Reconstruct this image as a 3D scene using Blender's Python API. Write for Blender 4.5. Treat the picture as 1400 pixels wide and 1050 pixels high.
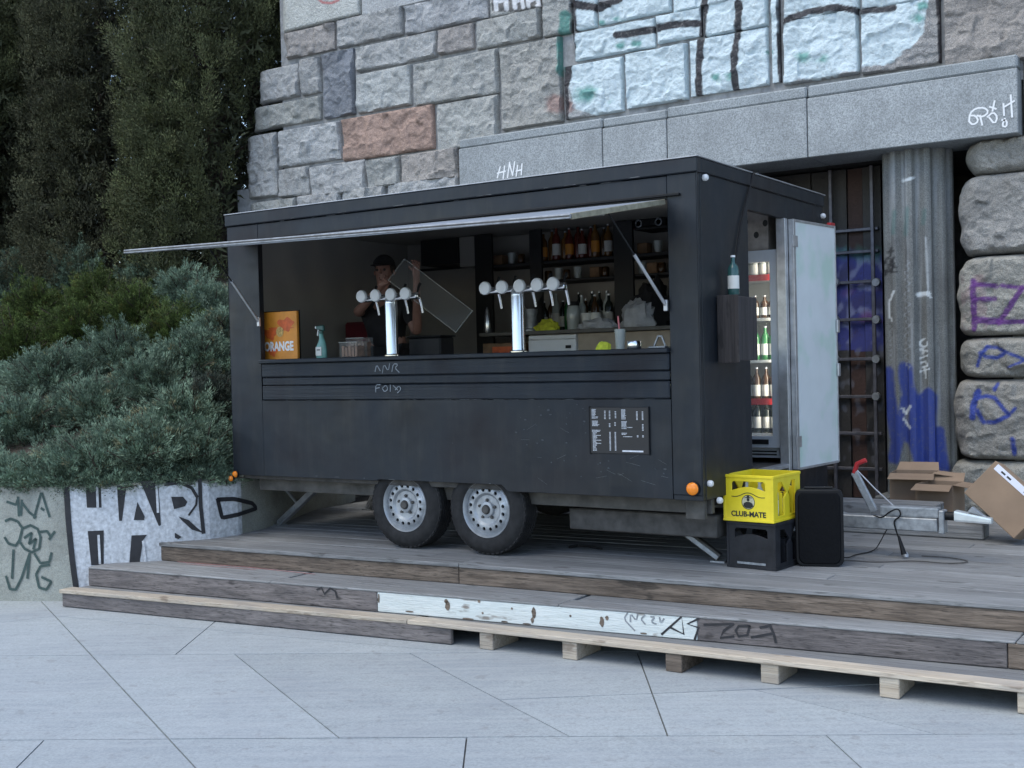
import bpy, bmesh, math, random
import numpy as np
from mathutils import Vector, Matrix, noise

# ------------------------------------------------------------------ reset
for o in list(bpy.data.objects):
    bpy.data.objects.remove(o, do_unlink=True)
scene = bpy.context.scene
COL = scene.collection
R = math.radians
rng = np.random.default_rng(11)
random.seed(5)

# ------------------------------------------------------------------ camera (solved from the trailer's corners and rims)
FPX, CW, CH = 1625.686, 1400.0, 1050.0
CAM = np.array([7.10985, -6.69073, 1.33812])
_yaw, _pit, _rol = 0.584114, -0.018397, -0.02436
_fw = np.array([-math.sin(_yaw)*math.cos(_pit), math.cos(_yaw)*math.cos(_pit), math.sin(_pit)])
_r = np.array([math.cos(_yaw), math.sin(_yaw), 0.0]); _u = np.cross(_r, _fw)
RX = math.cos(_rol)*_r + math.sin(_rol)*_u
UX = -math.sin(_rol)*_r + math.cos(_rol)*_u
cam_data = bpy.data.cameras.new('camera')
cam_data.sensor_width = 36.0
cam_data.lens = FPX*36.0/CW
cam_data.clip_start = 0.05
cam_data.clip_end = 2000
cam = bpy.data.objects.new('camera', cam_data)
COL.objects.link(cam)
M = Matrix.Identity(4)
for i in range(3):
    M[i][0], M[i][1], M[i][2], M[i][3] = RX[i], UX[i], -_fw[i], CAM[i]
cam.matrix_world = M
scene.camera = cam
scene.render.resolution_x, scene.render.resolution_y = 1024, 768

# ------------------------------------------------------------------ sky, sun, exposure
SUN_EL, SUN_AZ = R(62), R(205)      # azimuth measured clockwise from +y
world = bpy.data.worlds.new('World')
scene.world = world
world.use_nodes = True
wn = world.node_tree
bg = wn.nodes['Background']
sky = wn.nodes.new('ShaderNodeTexSky')
sky.sky_type = 'NISHITA'
sky.sun_disc = False
sky.sun_elevation = SUN_EL
sky.sun_rotation = SUN_AZ
sky.air_density = 1.0
sky.dust_density = 1.0
sky.ozone_density = 0.2
wn.links.new(sky.outputs[0], bg.inputs[0])
bg.inputs[1].default_value = 0.135
sun_d = bpy.data.lights.new('sun', 'SUN')
sun_d.energy = 0.78
sun_d.angle = R(50)
sun_d.color = (1.0, 0.97, 0.80)
sun = bpy.data.objects.new('sun', sun_d)
COL.objects.link(sun)
_sd = Vector((math.sin(SUN_AZ)*math.cos(SUN_EL), math.cos(SUN_AZ)*math.cos(SUN_EL), math.sin(SUN_EL)))
sun.rotation_euler = _sd.to_track_quat('Z', 'Y').to_euler()
sun.location = (0, -8, 12)
vs = scene.view_settings
vs.view_transform = 'Standard'
vs.look = 'None'
vs.gamma = 1.0
vs.exposure = 1.25
vs.use_curve_mapping = False

# ------------------------------------------------------------------ pixel -> world helpers (a direction; the depth comes from a plane)
def ray(u, v):
    return _fw + (u-CW/2)/FPX*RX - (v-CH/2)/FPX*UX
def ony(u, v, y):
    d = ray(u, v); return Vector(CAM + d*((y-CAM[1])/d[1]))
def onx(u, v, x):
    d = ray(u, v); return Vector(CAM + d*((x-CAM[0])/d[0]))
def onz(u, v, z):
    d = ray(u, v); return Vector(CAM + d*((z-CAM[2])/d[2]))
def onplane(u, v, p0, n):
    d = ray(u, v); n = np.array(n); t = np.dot(np.array(p0)-CAM, n)/np.dot(d, n)
    return Vector(CAM + d*t)
def proj(p):
    d = np.array(p)-CAM; w = d@_fw
    return (CW/2+FPX*(d@RX)/w, CH/2-FPX*(d@UX)/w)

# ------------------------------------------------------------------ mesh helpers
LOC = {}
def V(*a): return Vector(a)

def smoothp(pts, it=2):
    pts = [Vector(p) for p in pts]
    for _ in range(it):
        q = [pts[0]]
        for a, b in zip(pts, pts[1:]): q += [a.lerp(b, .25), a.lerp(b, .75)]
        pts = q+[pts[-1]]
    return pts

class MB:
    def __init__(s): s.v = []; s.f = []
    def add(s, vs_, fs):
        b = len(s.v); s.v += [Vector(p) for p in vs_]; s.f += [[i+b for i in f] for f in fs]; return s
    def hexa(s, p):
        return s.add(p, [(0,3,2,1),(4,5,6,7),(0,1,5,4),(1,2,6,5),(2,3,7,6),(3,0,4,7)])
    def box(s, x0, x1, y0, y1, z0, z1):
        return s.hexa([(x0,y0,z0),(x1,y0,z0),(x1,y1,z0),(x0,y1,z0),(x0,y0,z1),(x1,y0,z1),(x1,y1,z1),(x0,y1,z1)])
    def bar(s, p, q, w, h=None, up=(0,0,1)):
        p, q = Vector(p), Vector(q); h = h or w
        d = (q-p).normalized(); u = Vector(up)
        if abs(d.dot(u)) > .98: u = Vector((0,1,0))
        a = d.cross(u).normalized(); b = a.cross(d).normalized()
        a *= w/2; b *= h/2
        return s.hexa([p-a-b, p+a-b, q+a-b, q-a-b, p-a+b, p+a+b, q+a+b, q-a+b])
    def tube(s, pts, r, n=8, caps=True):
        pts = [Vector(p) for p in pts]; k = len(pts)
        rs = r if isinstance(r, (list, tuple)) else [r]*k
        vs_ = []; prev = None
        for i, p in enumerate(pts):
            d = (pts[min(i+1, k-1)]-pts[max(i-1, 0)]).normalized()
            if prev is None:
                a = d.orthogonal().normalized()
            else:
                a = (prev - d*prev.dot(d))
                a = a.normalized() if a.length > 1e-6 else d.orthogonal().normalized()
            prev = a; b = d.cross(a)
            for j in range(n):
                t = 2*math.pi*j/n
                vs_.append(p+(a*math.cos(t)+b*math.sin(t))*rs[i])
        fs = []
        for i in range(k-1):
            for j in range(n):
                fs.append((i*n+j, i*n+(j+1) % n, (i+1)*n+(j+1) % n, (i+1)*n+j))
        if caps:
            fs.append(list(range(n-1, -1, -1))); fs.append([(k-1)*n+j for j in range(n)])
        return s.add(vs_, fs)
    def lathe(s, prof, n=24, c=(0,0,0), ax=(0,0,1), close=False):
        c = Vector(c); w = Vector(ax).normalized(); a = w.orthogonal().normalized(); b = w.cross(a)
        vs_ = []; k = len(prof)
        for (r, h) in prof:
            for j in range(n):
                t = 2*math.pi*j/n
                vs_.append(c+w*h+(a*math.cos(t)+b*math.sin(t))*max(r, 1e-4))
        fs = []
        for i in range(k-1 if not close else k):
            i2 = (i+1) % k
            for j in range(n):
                fs.append((i*n+j, i*n+(j+1) % n, i2*n+(j+1) % n, i2*n+j))
        if not close:
            fs.append(list(range(n-1, -1, -1))); fs.append([(k-1)*n+j for j in range(n)])
        return s.add(vs_, fs)
    def plate(s, outer, holes, th, fn):
        """polygon (a,b) with holes, thickness th along +c; fn(a,b,c)->point"""
        bm = bmesh.new(); es = []
        for loop in [outer]+list(holes):
            vv = [bm.verts.new((a, b, 0)) for a, b in loop]
            for i in range(len(vv)): es.append(bm.edges.new((vv[i], vv[(i+1) % len(vv)])))
        r = bmesh.ops.triangle_fill(bm, use_beauty=True, edges=es)
        bm.verts.index_update()
        n = len(bm.verts)
        P = [v.co.copy() for v in bm.verts]
        tri = [[v.index for v in f.verts] for f in bm.faces]
        bd = [[e.verts[0].index, e.verts[1].index] for e in bm.edges if len(e.link_faces) == 1]
        bm.free()
        vs_ = [fn(p.x, p.y, 0) for p in P]+[fn(p.x, p.y, th) for p in P]
        fs = tri+[[i+n for i in reversed(t)] for t in tri]+[(a, b, b+n, a+n) for a, b in bd]
        return s.add(vs_, fs)
    def stroke(s, pts, w, fn, off=0.0, sm=1):
        """flat ribbon; pts in plane coords (a,b), fn(a,b,c)->point"""
        for _ in range(sm if len(pts) > 2 else 0):
            q = [pts[0]]
            for p0, p1 in zip(pts, pts[1:]):
                q += [(p0[0]*.75+p1[0]*.25, p0[1]*.75+p1[1]*.25), (p0[0]*.25+p1[0]*.75, p0[1]*.25+p1[1]*.75)]
            pts = q+[pts[-1]]
        k = len(pts); L = []; Rr = []
        for i, (a, b) in enumerate(pts):
            p0 = pts[max(i-1, 0)]; p1 = pts[min(i+1, k-1)]
            dx, dy = p1[0]-p0[0], p1[1]-p0[1]; l = math.hypot(dx, dy) or 1
            nx, ny = -dy/l*w/2, dx/l*w/2
            ea = eb = 0
            if i == 0: ea, eb = -dx/l*w*.3, -dy/l*w*.3
            if i == k-1: ea, eb = dx/l*w*.3, dy/l*w*.3
            L.append(fn(a+nx+ea, b+ny+eb, off)); Rr.append(fn(a-nx+ea, b-ny+eb, off))
        return s.add(L+Rr, [(i, i+1, k+i+1, k+i) for i in range(k-1)])
    def build(s, name, mat, parent=None, bevel=0, smooth=False, seg=1, label=None):
        me = bpy.data.meshes.new(name)
        off = LOC.get(parent.name, Vector((0,0,0))) if parent else Vector((0,0,0))
        me.from_pydata([tuple(v-off) for v in s.v], [], s.f)
        bm = bmesh.new(); bm.from_mesh(me)
        bmesh.ops.recalc_face_normals(bm, faces=bm.faces)
        if bevel:
            bmesh.ops.bevel(bm, geom=[e for e in bm.edges if len(e.link_faces) == 2 and e.calc_face_angle(0) > .6], offset=bevel, segments=seg, profile=.7, affect='EDGES', clamp_overlap=True)
        bm.to_mesh(me); bm.free()
        o = bpy.data.objects.new(name, me); COL.objects.link(o)
        if mat: me.materials.append(mat)
        if smooth:
            for p in me.polygons: p.use_smooth = True
            try: me.set_sharp_from_angle(angle=R(40))
            except Exception: pass
        if parent:
            o.parent = parent; LOC[o.name] = off
        if label: o['label'] = label
        return o

def thing(name, label, cat, loc=(0,0,0), rotz=0, group=None, local=False):
    o = bpy.data.objects.new(name, None); COL.objects.link(o)
    o.empty_display_size = .1
    o.location = loc; o.rotation_euler = (0, 0, rotz)
    o['label'] = label; o['category'] = cat
    if group: o['group'] = group
    LOC[o.name] = Vector((0,0,0)) if local else Vector(loc)
    return o
def tag(o, label, cat, group=None, kind=None):
    o['label'] = label; o['category'] = cat
    if group: o['group'] = group
    if kind: o['kind'] = kind
    return o
def struct(o):
    o['kind'] = 'structure'; return o
def copy_tree(o, parent=None):
    c = o.copy(); COL.objects.link(c)
    if parent: c.parent = parent
    LOC[c.name] = LOC.get(o.name, Vector((0,0,0)))
    for ch in list(o.children): copy_tree(ch, c)
    return c
def B(name, mat, parent, *a, bevel=.003, label=None):
    return MB().box(*a).build(name, mat, parent, bevel=bevel, label=label)

def text_obj(txt, size, mat, parent, mtx, name='lettering', extrude=.0006, bold=0.0, xs=1.0):
    cu = bpy.data.curves.new(name, 'FONT'); cu.body = txt; cu.size = size; cu.extrude = extrude
    cu.align_x = 'CENTER'; cu.align_y = 'CENTER'; cu.offset = bold; cu.resolution_u = 3
    to = bpy.data.objects.new('tmp_text', cu); COL.objects.link(to)
    dg = bpy.context.evaluated_depsgraph_get()
    me = bpy.data.meshes.new_from_object(to.evaluated_get(dg))
    bpy.data.objects.remove(to, do_unlink=True)
    off = LOC.get(parent.name, Vector((0,0,0)))
    me.transform(Matrix.Translation(-off) @ mtx @ Matrix.Diagonal((xs, 1, 1, 1)))
    me.materials.clear(); me.materials.append(mat); me.name = name
    o = bpy.data.objects.new(name, me); COL.objects.link(o); o.parent = parent; LOC[o.name] = off
    return o

# ------------------------------------------------------------------ materials
def nmat(name):
    m = bpy.data.materials.new(name); m.use_nodes = True
    nt = m.node_tree; return m, nt, nt.nodes['Principled BSDF'], nt.nodes, nt.links
def mixc(nt, fac, a, b, mode='MIX'):
    n = nt.nodes.new('ShaderNodeMix'); n.data_type = 'RGBA'; n.blend_type = mode
    for sock, val in ((n.inputs[0], fac), (n.inputs[6], a), (n.inputs[7], b)):
        if hasattr(val, 'type') and hasattr(val, 'is_linked'): nt.links.new(val, sock)
        elif isinstance(val, (int, float)): sock.default_value = val
        else: sock.default_value = (*val[:3], 1)
    return n.outputs[2]
def ramp(nt, fac, stops):
    n = nt.nodes.new('ShaderNodeValToRGB'); nt.links.new(fac, n.inputs[0])
    el = n.color_ramp.elements
    while len(el) < len(stops): el.new(.5)
    for e, (p, c) in zip(el, stops):
        e.position = p; e.color = (*c, 1) if isinstance(c, (tuple, list)) else (c, c, c, 1)
    return n.outputs[0]
def coords(nt, kind='Object', scale=(1,1,1), rot=(0,0,0), rand=False, tex=False):
    tc = nt.nodes.new('ShaderNodeTexCoord'); mp = nt.nodes.new('ShaderNodeMapping')
    if tex: mp.vector_type = 'TEXTURE'
    mp.inputs['Scale'].default_value = scale; mp.inputs['Rotation'].default_value = rot
    nt.links.new(tc.outputs[kind], mp.inputs[0])
    if rand:
        oi = nt.nodes.new('ShaderNodeObjectInfo'); mu = nt.nodes.new('ShaderNodeMath'); mu.operation = 'MULTIPLY'
        mu.inputs[1].default_value = 37.0; nt.links.new(oi.outputs['Random'], mu.inputs[0])
        nt.links.new(mu.outputs[0], mp.inputs['Location'])
    return mp.outputs[0]
def tnoise(nt, vec, scale, detail=4, rough=.55, dist=0):
    n = nt.nodes.new('ShaderNodeTexNoise'); nt.links.new(vec, n.inputs['Vector'])
    n.inputs['Scale'].default_value = scale; n.inputs['Detail'].default_value = detail
    n.inputs['Roughness'].default_value = rough; n.inputs['Distortion'].default_value = dist
    return n.outputs['Fac']
def bump(nt, b, height, strength=.3, dist=.01, prev=None):
    n = nt.nodes.new('ShaderNodeBump'); n.inputs['Strength'].default_value = strength; n.inputs['Distance'].default_value = dist
    nt.links.new(height, n.inputs['Height'])
    if prev is not None: nt.links.new(prev, n.inputs['Normal'])
    nt.links.new(n.outputs[0], b.inputs['Normal']); return n.outputs[0]

def simple(name, col, rough=.55, metal=0, var=.18, scale=9, bmp=0, spec=None, trans=0, ior=1.45, alpha=1):
    m, nt, b, N, L = nmat(name)
    if var:
        f = tnoise(nt, coords(nt), scale, 5)
        f2 = ramp(nt, f, [(.3, 0.0), (.7, 1.0)])
        c = mixc(nt, f2, [x*(1-var) for x in col], [min(1, x*(1+var)) for x in col])
        L.new(c, b.inputs['Base Color'])
        if bmp: bump(nt, b, f, bmp, .01)
    else: b.inputs['Base Color'].default_value = (*col, 1)
    b.inputs['Roughness'].default_value = rough; b.inputs['Metallic'].default_value = metal
    if spec is not None: b.inputs['Specular IOR Level'].default_value = spec
    if trans:
        b.inputs['Transmission Weight'].default_value = trans; b.inputs['IOR'].default_value = ior
    if alpha < 1: b.inputs['Alpha'].default_value = alpha
    return m

def wood(name, c1, c2, dark=(.03,.025,.02), rough=.85, grain=1.0, axis=0, stain=.5, stainc=(.05,.045,.045), rot=False):
    m, nt, b, N, L = nmat(name)
    sc = [26, 26, 26]; sc[axis] = .9
    v = coords(nt, 'Object', sc, rand=True)
    g = tnoise(nt, v, 1.6, 6, .65, .35)
    sc2 = [60, 60, 60]; sc2[axis] = 1.6
    g2 = tnoise(nt, coords(nt, 'Object', sc2, rand=True), 2.2, 4, .6)
    big = tnoise(nt, coords(nt, 'Object', (1.3, 3, 3) if axis == 0 else (3, 3, 1.3), rand=True), 1.5, 4)
    c = mixc(nt, ramp(nt, g, [(.32, 0.0), (.68, 1.0)]), c1, c2)
    c = mixc(nt, ramp(nt, g2, [(.28, .8*grain), (.46, 0.0)]), c, dark)
    c = mixc(nt, ramp(nt, big, [(.42, 0.0), (.75, stain)]), c, stainc)
    kn = tnoise(nt, coords(nt, 'Object', (2.2,6,6) if axis == 0 else (6,6,2.2), rand=True), 2.1, 3, .5)
    c = mixc(nt, ramp(nt, kn, [(.64, 0.0), (.70, .75 if rot else .6)]), c, (.16,.11,.08) if rot else dark)
    oi = nt.nodes.new('ShaderNodeObjectInfo')
    hs = nt.nodes.new('ShaderNodeHueSaturation'); L.new(c, hs.inputs['Color'])
    mr = nt.nodes.new('ShaderNodeMapRange'); L.new(oi.outputs['Random'], mr.inputs[0])
    mr.inputs[3].default_value = .82; mr.inputs[4].default_value = 1.18
    L.new(mr.outputs[0], hs.inputs['Value'])
    L.new(hs.outputs[0], b.inputs['Base Color'])
    b.inputs['Roughness'].default_value = rough
    nb = bump(nt, b, g2, .6, .006); bump(nt, b, g, .55, .010, nb)
    return m

def granite(name, col, dark, rough=.8, speck=1.0, objcol=True, paint=False, big=.25, bmp=.5, fine=160):
    m, nt, b, N, L = nmat(name)
    v = coords(nt, 'Object')
    n1 = tnoise(nt, v, fine, 3, .7); n2 = tnoise(nt, v, 3.0, 6, .6); n3 = tnoise(nt, v, 30, 5, .65)
    c = mixc(nt, ramp(nt, n1, [(.35, 0.0), (.62, 1.0)]), [x*(1-.35*speck) for x in col], [x*(1+.35*speck) for x in col])
    c = mixc(nt, ramp(nt, n2, [(.42, 0.0), (.78, big)]), c, dark)
    c = mixc(nt, ramp(nt, n3, [(.25, .35), (.5, 0.0)]), c, dark)
    if objcol:
        oi = nt.nodes.new('ShaderNodeObjectInfo')
        c = mixc(nt, 1.0, c, oi.outputs['Color'], 'MULTIPLY')
    if paint:
        at = nt.nodes.new('ShaderNodeAttribute'); at.attribute_name = 'paint'
        wear = ramp(nt, n3, [(.28, .55), (.46, 1.0)])
        mu = nt.nodes.new('ShaderNodeMath'); mu.operation = 'MULTIPLY'
        L.new(at.outputs['Alpha'], mu.inputs[0]); L.new(wear, mu.inputs[1])
        c = mixc(nt, mu.outputs[0], c, at.outputs['Color'])
    L.new(c, b.inputs['Base Color']); b.inputs['Roughness'].default_value = rough
    nb = bump(nt, b, n3, bmp, .02); bump(nt, b, n1, .25, .004, nb)
    return m

def black_paint(name, col=(.0088,.0130,.0190), chips=.6, rough=.42, planks=False):
    m, nt, b, N, L = nmat(name)
    v = coords(nt, 'Object')
    n1 = tnoise(nt, v, 2.2, 5); n2 = tnoise(nt, v, 26, 6, .7); n3 = tnoise(nt, coords(nt, 'Object', (1.2, 1, 14)), 7, 5, .7, .6)
    c = mixc(nt, ramp(nt, n1, [(.3, 0.0), (.75, 1.0)]), [x*.72 for x in col], [x*1.3 for x in col])
    n4 = tnoise(nt, v, 1.1, 3)
    c = mixc(nt, ramp(nt, n4, [(.55, 0.0), (.70, .6)]), c, (.014,.009,.008))
    chip = nt.nodes.new('ShaderNodeMath'); chip.operation = 'MULTIPLY'
    L.new(ramp(nt, n2, [(.70, 0.0), (.735, 1.0)]), chip.inputs[0]); L.new(ramp(nt, n1, [(.5, 0.0), (.6, chips)]), chip.inputs[1])
    dr_ = tnoise(nt, coords(nt, 'Object', (5, 5, .8)), 2.0, 5, .65); c = mixc(nt, ramp(nt, dr_, [(.5, 0.0), (.75, .35)]), c, (.045,.043,.040))
    c = mixc(nt, chip.outputs[0], c, (.12,.125,.13))
    scr = ramp(nt, n3, [(.72, 0.0), (.745, .22*chips), (.77, 0.0)])
    c = mixc(nt, scr, c, (.1,.105,.11))
    L.new(c, b.inputs['Base Color']); b.inputs['Specular IOR Level'].default_value = .38
    L.new(ramp(nt, n1, [(.3, rough-.10), (.7, rough+.22)]), b.inputs['Roughness'])
    if planks:
        g = tnoise(nt, coords(nt, 'Object', (1.2, 40, 40), rand=True), 1.5, 5, .65)
        nb = bump(nt, b, g, .55, .01); bump(nt, b, n2, .15, .004, nb)
    else:
        nw = tnoise(nt, v, 3.4, 2, .4); nb = bump(nt, b, nw, .5, .03); bump(nt, b, n2, .14, .003, nb)
    return m

def foliage_mat(name, rough=.75):
    m, nt, b, N, L = nmat(name)
    at = nt.nodes.new('ShaderNodeAttribute'); at.attribute_name = 'tint'
    f = tnoise(nt, coords(nt), 5, 3)
    c = mixc(nt, ramp(nt, f, [(.3, .35), (.7, 0.0)]), at.outputs['Color'], (.012,.014,.010))
    L.new(c, b.inputs['Base Color']); b.inputs['Roughness'].default_value = rough
    b.inputs['Specular IOR Level'].default_value = .25
    return m

def paving_mat():
    m, nt, b, N, L = nmat('paving_slab')
    v = coords(nt, 'Object'); vr = coords(nt, 'Object', rand=True)
    n1 = tnoise(nt, v, 75, 4, .75); n2 = tnoise(nt, v, 1.4, 6, .62, .4); n3 = tnoise(nt, coords(nt, 'Object', (1, 1, 1), rot=(0, 0, .35)), 18, 5, .7)
    st = tnoise(nt, coords(nt, 'Object', (1.2, .09, 1), rot=(0, 0, .56), tex=True), 2.0, 6, .65)
    c = mixc(nt, ramp(nt, n1, [(.3, 0.0), (.66, 1.0)]), (.235,.258,.268), (.415,.452,.468))
    c = mixc(nt, ramp(nt, n2, [(.36, 0.0), (.66, .65)]), c, (.25,.275,.30))
    c = mixc(nt, ramp(nt, st, [(.42, 0.0), (.66, .32)]), c, (.44,.455,.465))
    c = mixc(nt, ramp(nt, n3, [(.25, .6), (.44, 0.0)]), c, (.20,.195,.19))
    oi = nt.nodes.new('ShaderNodeObjectInfo'); hs = nt.nodes.new('ShaderNodeHueSaturation'); L.new(c, hs.inputs['Color'])
    mr = nt.nodes.new('ShaderNodeMapRange'); L.new(oi.outputs['Random'], mr.inputs[0]); mr.inputs[3].default_value = .955; mr.inputs[4].default_value = 1.045
    sp_ = tnoise(nt, v, 7.5, 2, .4); c2_ = mixc(nt, ramp(nt, sp_, [(.70, 0.0), (.73, .35)]), c, (.2,.2,.195)); L.new(c2_, hs.inputs['Color'])
    L.new(mr.outputs[0], hs.inputs['Value']); L.new(hs.outputs[0], b.inputs['Base Color'])
    L.new(ramp(nt, n2, [(.3, .55), (.7, .8)]), b.inputs['Roughness'])
    nb = bump(nt, b, n3, .18, .008); bump(nt, b, n1, .2, .003, nb)
    return m

MT = {}
def dull(m, s): m.node_tree.nodes['Principled BSDF'].inputs['Specular IOR Level'].default_value = s; return m
MT['stone'] = granite('rough_granite', (.355,.36,.352), (.12,.12,.118), paint=True, bmp=1.0, big=.5, speck=1.25)
MT['lintel'] = granite('sawn_granite', (.27,.29,.30), (.13,.14,.145), rough=.6, speck=1.1, bmp=.12, fine=95, big=.55)
MT['column'] = granite('column_granite', (.16,.168,.165), (.06,.06,.06), rough=.65, bmp=.2, fine=110, objcol=False, big=.6, paint=True)
MT['mortar'] = simple('mortar', (.26,.265,.27), .95, var=.35, scale=14, bmp=.4)
MT['retain'] = granite('retaining_concrete', (.33,.34,.305), (.16,.16,.14), rough=.9, speck=.5, bmp=.4, objcol=False, fine=120, big=.7)
MT['paving'] = paving_mat()
MT['joint'] = simple('paving_joint', (.13,.13,.125), .95, var=.6, scale=9)
MT['deck'] = wood('weathered_deck', (.155,.16,.162), (.28,.285,.29), (.045,.043,.041), stain=.6, stainc=(.15,.145,.145))
MT['beam'] = wood('old_beam', (.075,.056,.042), (.24,.19,.15), (.012,.010,.008), grain=1.2, stain=.65, stainc=(.035,.028,.024))
MT['beam_grey'] = wood('grey_beam', (.085,.076,.074), (.225,.20,.195), (.015,.013,.013), grain=1.2, stain=.6, stainc=(.07,.065,.07))
MT['newwood'] = wood('pale_pine_board', (.36,.30,.23), (.50,.44,.36), (.14,.10,.07), grain=.9, stain=.7, stainc=(.25,.235,.225))
MT['whitewood'] = wood('white_painted_beam', (.66,.73,.72), (.78,.83,.82), (.35,.34,.31), grain=.35, stain=.25, stainc=(.5,.5,.47), rot=True)
MT['black'] = black_paint('black_painted_panel')
MT['blackw'] = black_paint('black_painted_boards', (.012,.0170,.0240), chips=.45, rough=.5, planks=True)
MT['blackwood'] = wood('black_stained_wood', (.022,.019,.020), (.060,.052,.052), (.006,.006,.006), stain=.3, stainc=(.02,.018,.02), axis=2)
MT['alu'] = simple('aluminium', (.46,.47,.49), .38, .8, var=.2, scale=14)
MT['edge_alu'] = simple('worn_edge_aluminium', (.30,.31,.33), .5, .6, var=.35, scale=18)
MT['alud'] = simple('dull_aluminium', (.40,.41,.43), .5, .7, var=.2)
MT['chrome'] = simple('brushed_steel', (.74,.75,.76), .2, 1.0, var=.05)
MT['galv'] = simple('galvanised_steel', (.30,.32,.34), .5, .6, var=.3, scale=22)
MT['rail'] = simple('dirty_chassis_rail', (.085,.08,.072), .75, .2, var=.4, scale=9, bmp=.2)
MT['steel_dark'] = simple('dirty_chassis_steel', (.07,.066,.062), .75, .2, var=.4, scale=12, bmp=.2)
MT['tyre'] = simple('tyre_rubber', (.022,.022,.023), .75, var=.35, scale=16, bmp=.1)
MT['rim'] = simple('silver_rim_paint', (.34,.36,.38), .45, .5, var=.25, scale=14)
MT['void'] = simple('dark_opening', (.008,.008,.009), .9, var=0)
MT['plastic_black'] = simple('black_plastic', (.008,.0085,.010), .5, var=.2, scale=30, bmp=.06)
MT['crate_black'] = simple('dark_crate_plastic', (.018,.019,.023), .5, var=.35, scale=12, bmp=.08)
MT['grille'] = simple('speaker_grille', (.005,.0055,.007), .75, var=.2, scale=60, bmp=.25)
MT['yellow'] = simple('yellow_crate_plastic', (.82,.66,.025), .42, var=.09, scale=8, bmp=.04)
MT['yel2'] = simple('yellow_green_cloth', (.50,.52,.04), .9, var=.25, scale=30, bmp=.3)
MT['ink'] = simple('black_print', (.02,.02,.02), .6, var=0)
MT['spray_black'] = simple('black_spray_paint', (.018,.018,.022), .6, var=.3, scale=20)
MT['spray_white'] = simple('white_spray_paint', (.52,.54,.57), .8, var=.28, scale=34, bmp=.5)
MT['spray_green'] = simple('dark_green_marker', (.035,.065,.06), .6, var=.3, scale=30)
MT['spray_blue'] = simple('blue_spray_paint', (.022,.035,.14), .65, var=.35, scale=12)
MT['chalk'] = simple('chalk_grey_marker', (.22,.24,.26), .8, var=.3, scale=40)
MT['amber'] = simple('amber_lens', (.85,.24,.015), .25, var=.12, scale=60)
MT['white'] = simple('white_plastic', (.72,.73,.74), .4, var=.05)
MT['whiteish'] = simple('painted_white_panel', (.64,.68,.69), .45, var=.06, scale=3)
_m = MT['whiteish']; _nt = _m.node_tree; _b = _nt.nodes['Principled BSDF']; _f = tnoise(_nt, coords(_nt), 2.3, 3)
_src = _b.inputs['Base Color'].links[0].from_socket
_nt.links.new(mixc(_nt, ramp(_nt, _f, [(.52, 0.0), (.66, .6)]), _src, (.40,.60,.48)), _b.inputs['Base Color'])
MT['intwall'] = simple('grey_laminate_wall', (.33,.31,.285), .6, var=.1, scale=2)
MT['intdark'] = simple('black_shelf_board', (.008,.008,.009), .6, var=.2)
MT['orange'] = simple('orange_print', (.62,.24,.025), .5, var=.22, scale=6)
MT['orange_red'] = simple('red_orange_print', (.55,.10,.02), .5, var=.3, scale=20)
MT['teal'] = simple('teal_plastic', (.13,.30,.27), .35, var=.15, scale=20)
MT['teal_dark'] = simple('dark_teal_plastic', (.015,.075,.065), .4, var=.1)
MT['red'] = simple('red_plastic', (.36,.02,.025), .45, var=.15)
MT['redbag'] = simple('dark_red_fabric', (.12,.012,.02), .9, var=.3)
MT['brown'] = simple('brown_carton_print', (.22,.13,.07), .8, var=.3, scale=14)
MT['card'] = simple('corrugated_cardboard', (.27,.19,.13), .85, var=.12, scale=5, bmp=.08)
MT['tape'] = simple('shipping_label_paper', (.68,.70,.80), .5, var=.05)
MT['greenbottle'] = simple('green_glass_bottle', (.03,.16,.05), .12, var=0, spec=.6)
MT['darkbottle'] = simple('dark_glass_bottle', (.012,.018,.014), .1, var=0, spec=.6)
MT['brownbottle'] = simple('brown_glass_bottle', (.06,.028,.01), .12, var=0, spec=.6)
MT['clearbottle'] = simple('clear_glass_bottle', (.42,.46,.45), .1, var=0, spec=.6)
MT['amberbottle'] = simple('amber_syrup_bottle', (.16,.075,.02), .2, var=.1)
MT['redbottle'] = simple('red_syrup_bottle', (.11,.02,.014), .2, var=.1)
MT['label_paper'] = simple('paper_label', (.66,.66,.62), .7, var=.08)
MT['glass'] = simple('clear_glass', (.92,.95,.95), .03, var=0, trans=1.0, ior=1.3)
MT['acrylic'] = simple('clear_acrylic', (.55,.58,.58), .08, var=0, alpha=.05)
MT['acrylic_edge'] = simple('acrylic_edge', (.34,.36,.35), .3, var=0, alpha=.45)
MT['shirt'] = simple('black_cotton', (.012,.012,.014), .95, var=.3, scale=12, bmp=.2)
MT['skin'] = simple('skin', (.24,.13,.10), .5, var=.12, scale=14)
MT['hair'] = simple('dark_hair', (.02,.014,.010), .7, var=.3)
MT['gate'] = granite('rusty_gate_metal', (.042,.039,.037), (.02,.018,.016), rough=.6, speck=.3, objcol=False, paint=True, big=.6, bmp=.3, fine=40)
MT['gate_rust'] = granite('red_brown_gate_board', (.058,.030,.024), (.03,.018,.014), rough=.7, speck=.3, objcol=False, paint=True, big=.6, bmp=.3, fine=40)
MT['gate_iron'] = simple('wrought_iron', (.13,.13,.15), .5, .5, var=.3, scale=15)
MT['soil'] = simple('bank_soil', (.045,.035,.026), .95, var=.4, scale=6, bmp=.5)
MT['bark'] = simple('conifer_bark', (.05,.035,.027), .95, var=.4, scale=18, bmp=.6)
MT['leafc'] = foliage_mat('conifer_scale_leaves')
MT['leafj'] = foliage_mat('juniper_needles')
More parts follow.
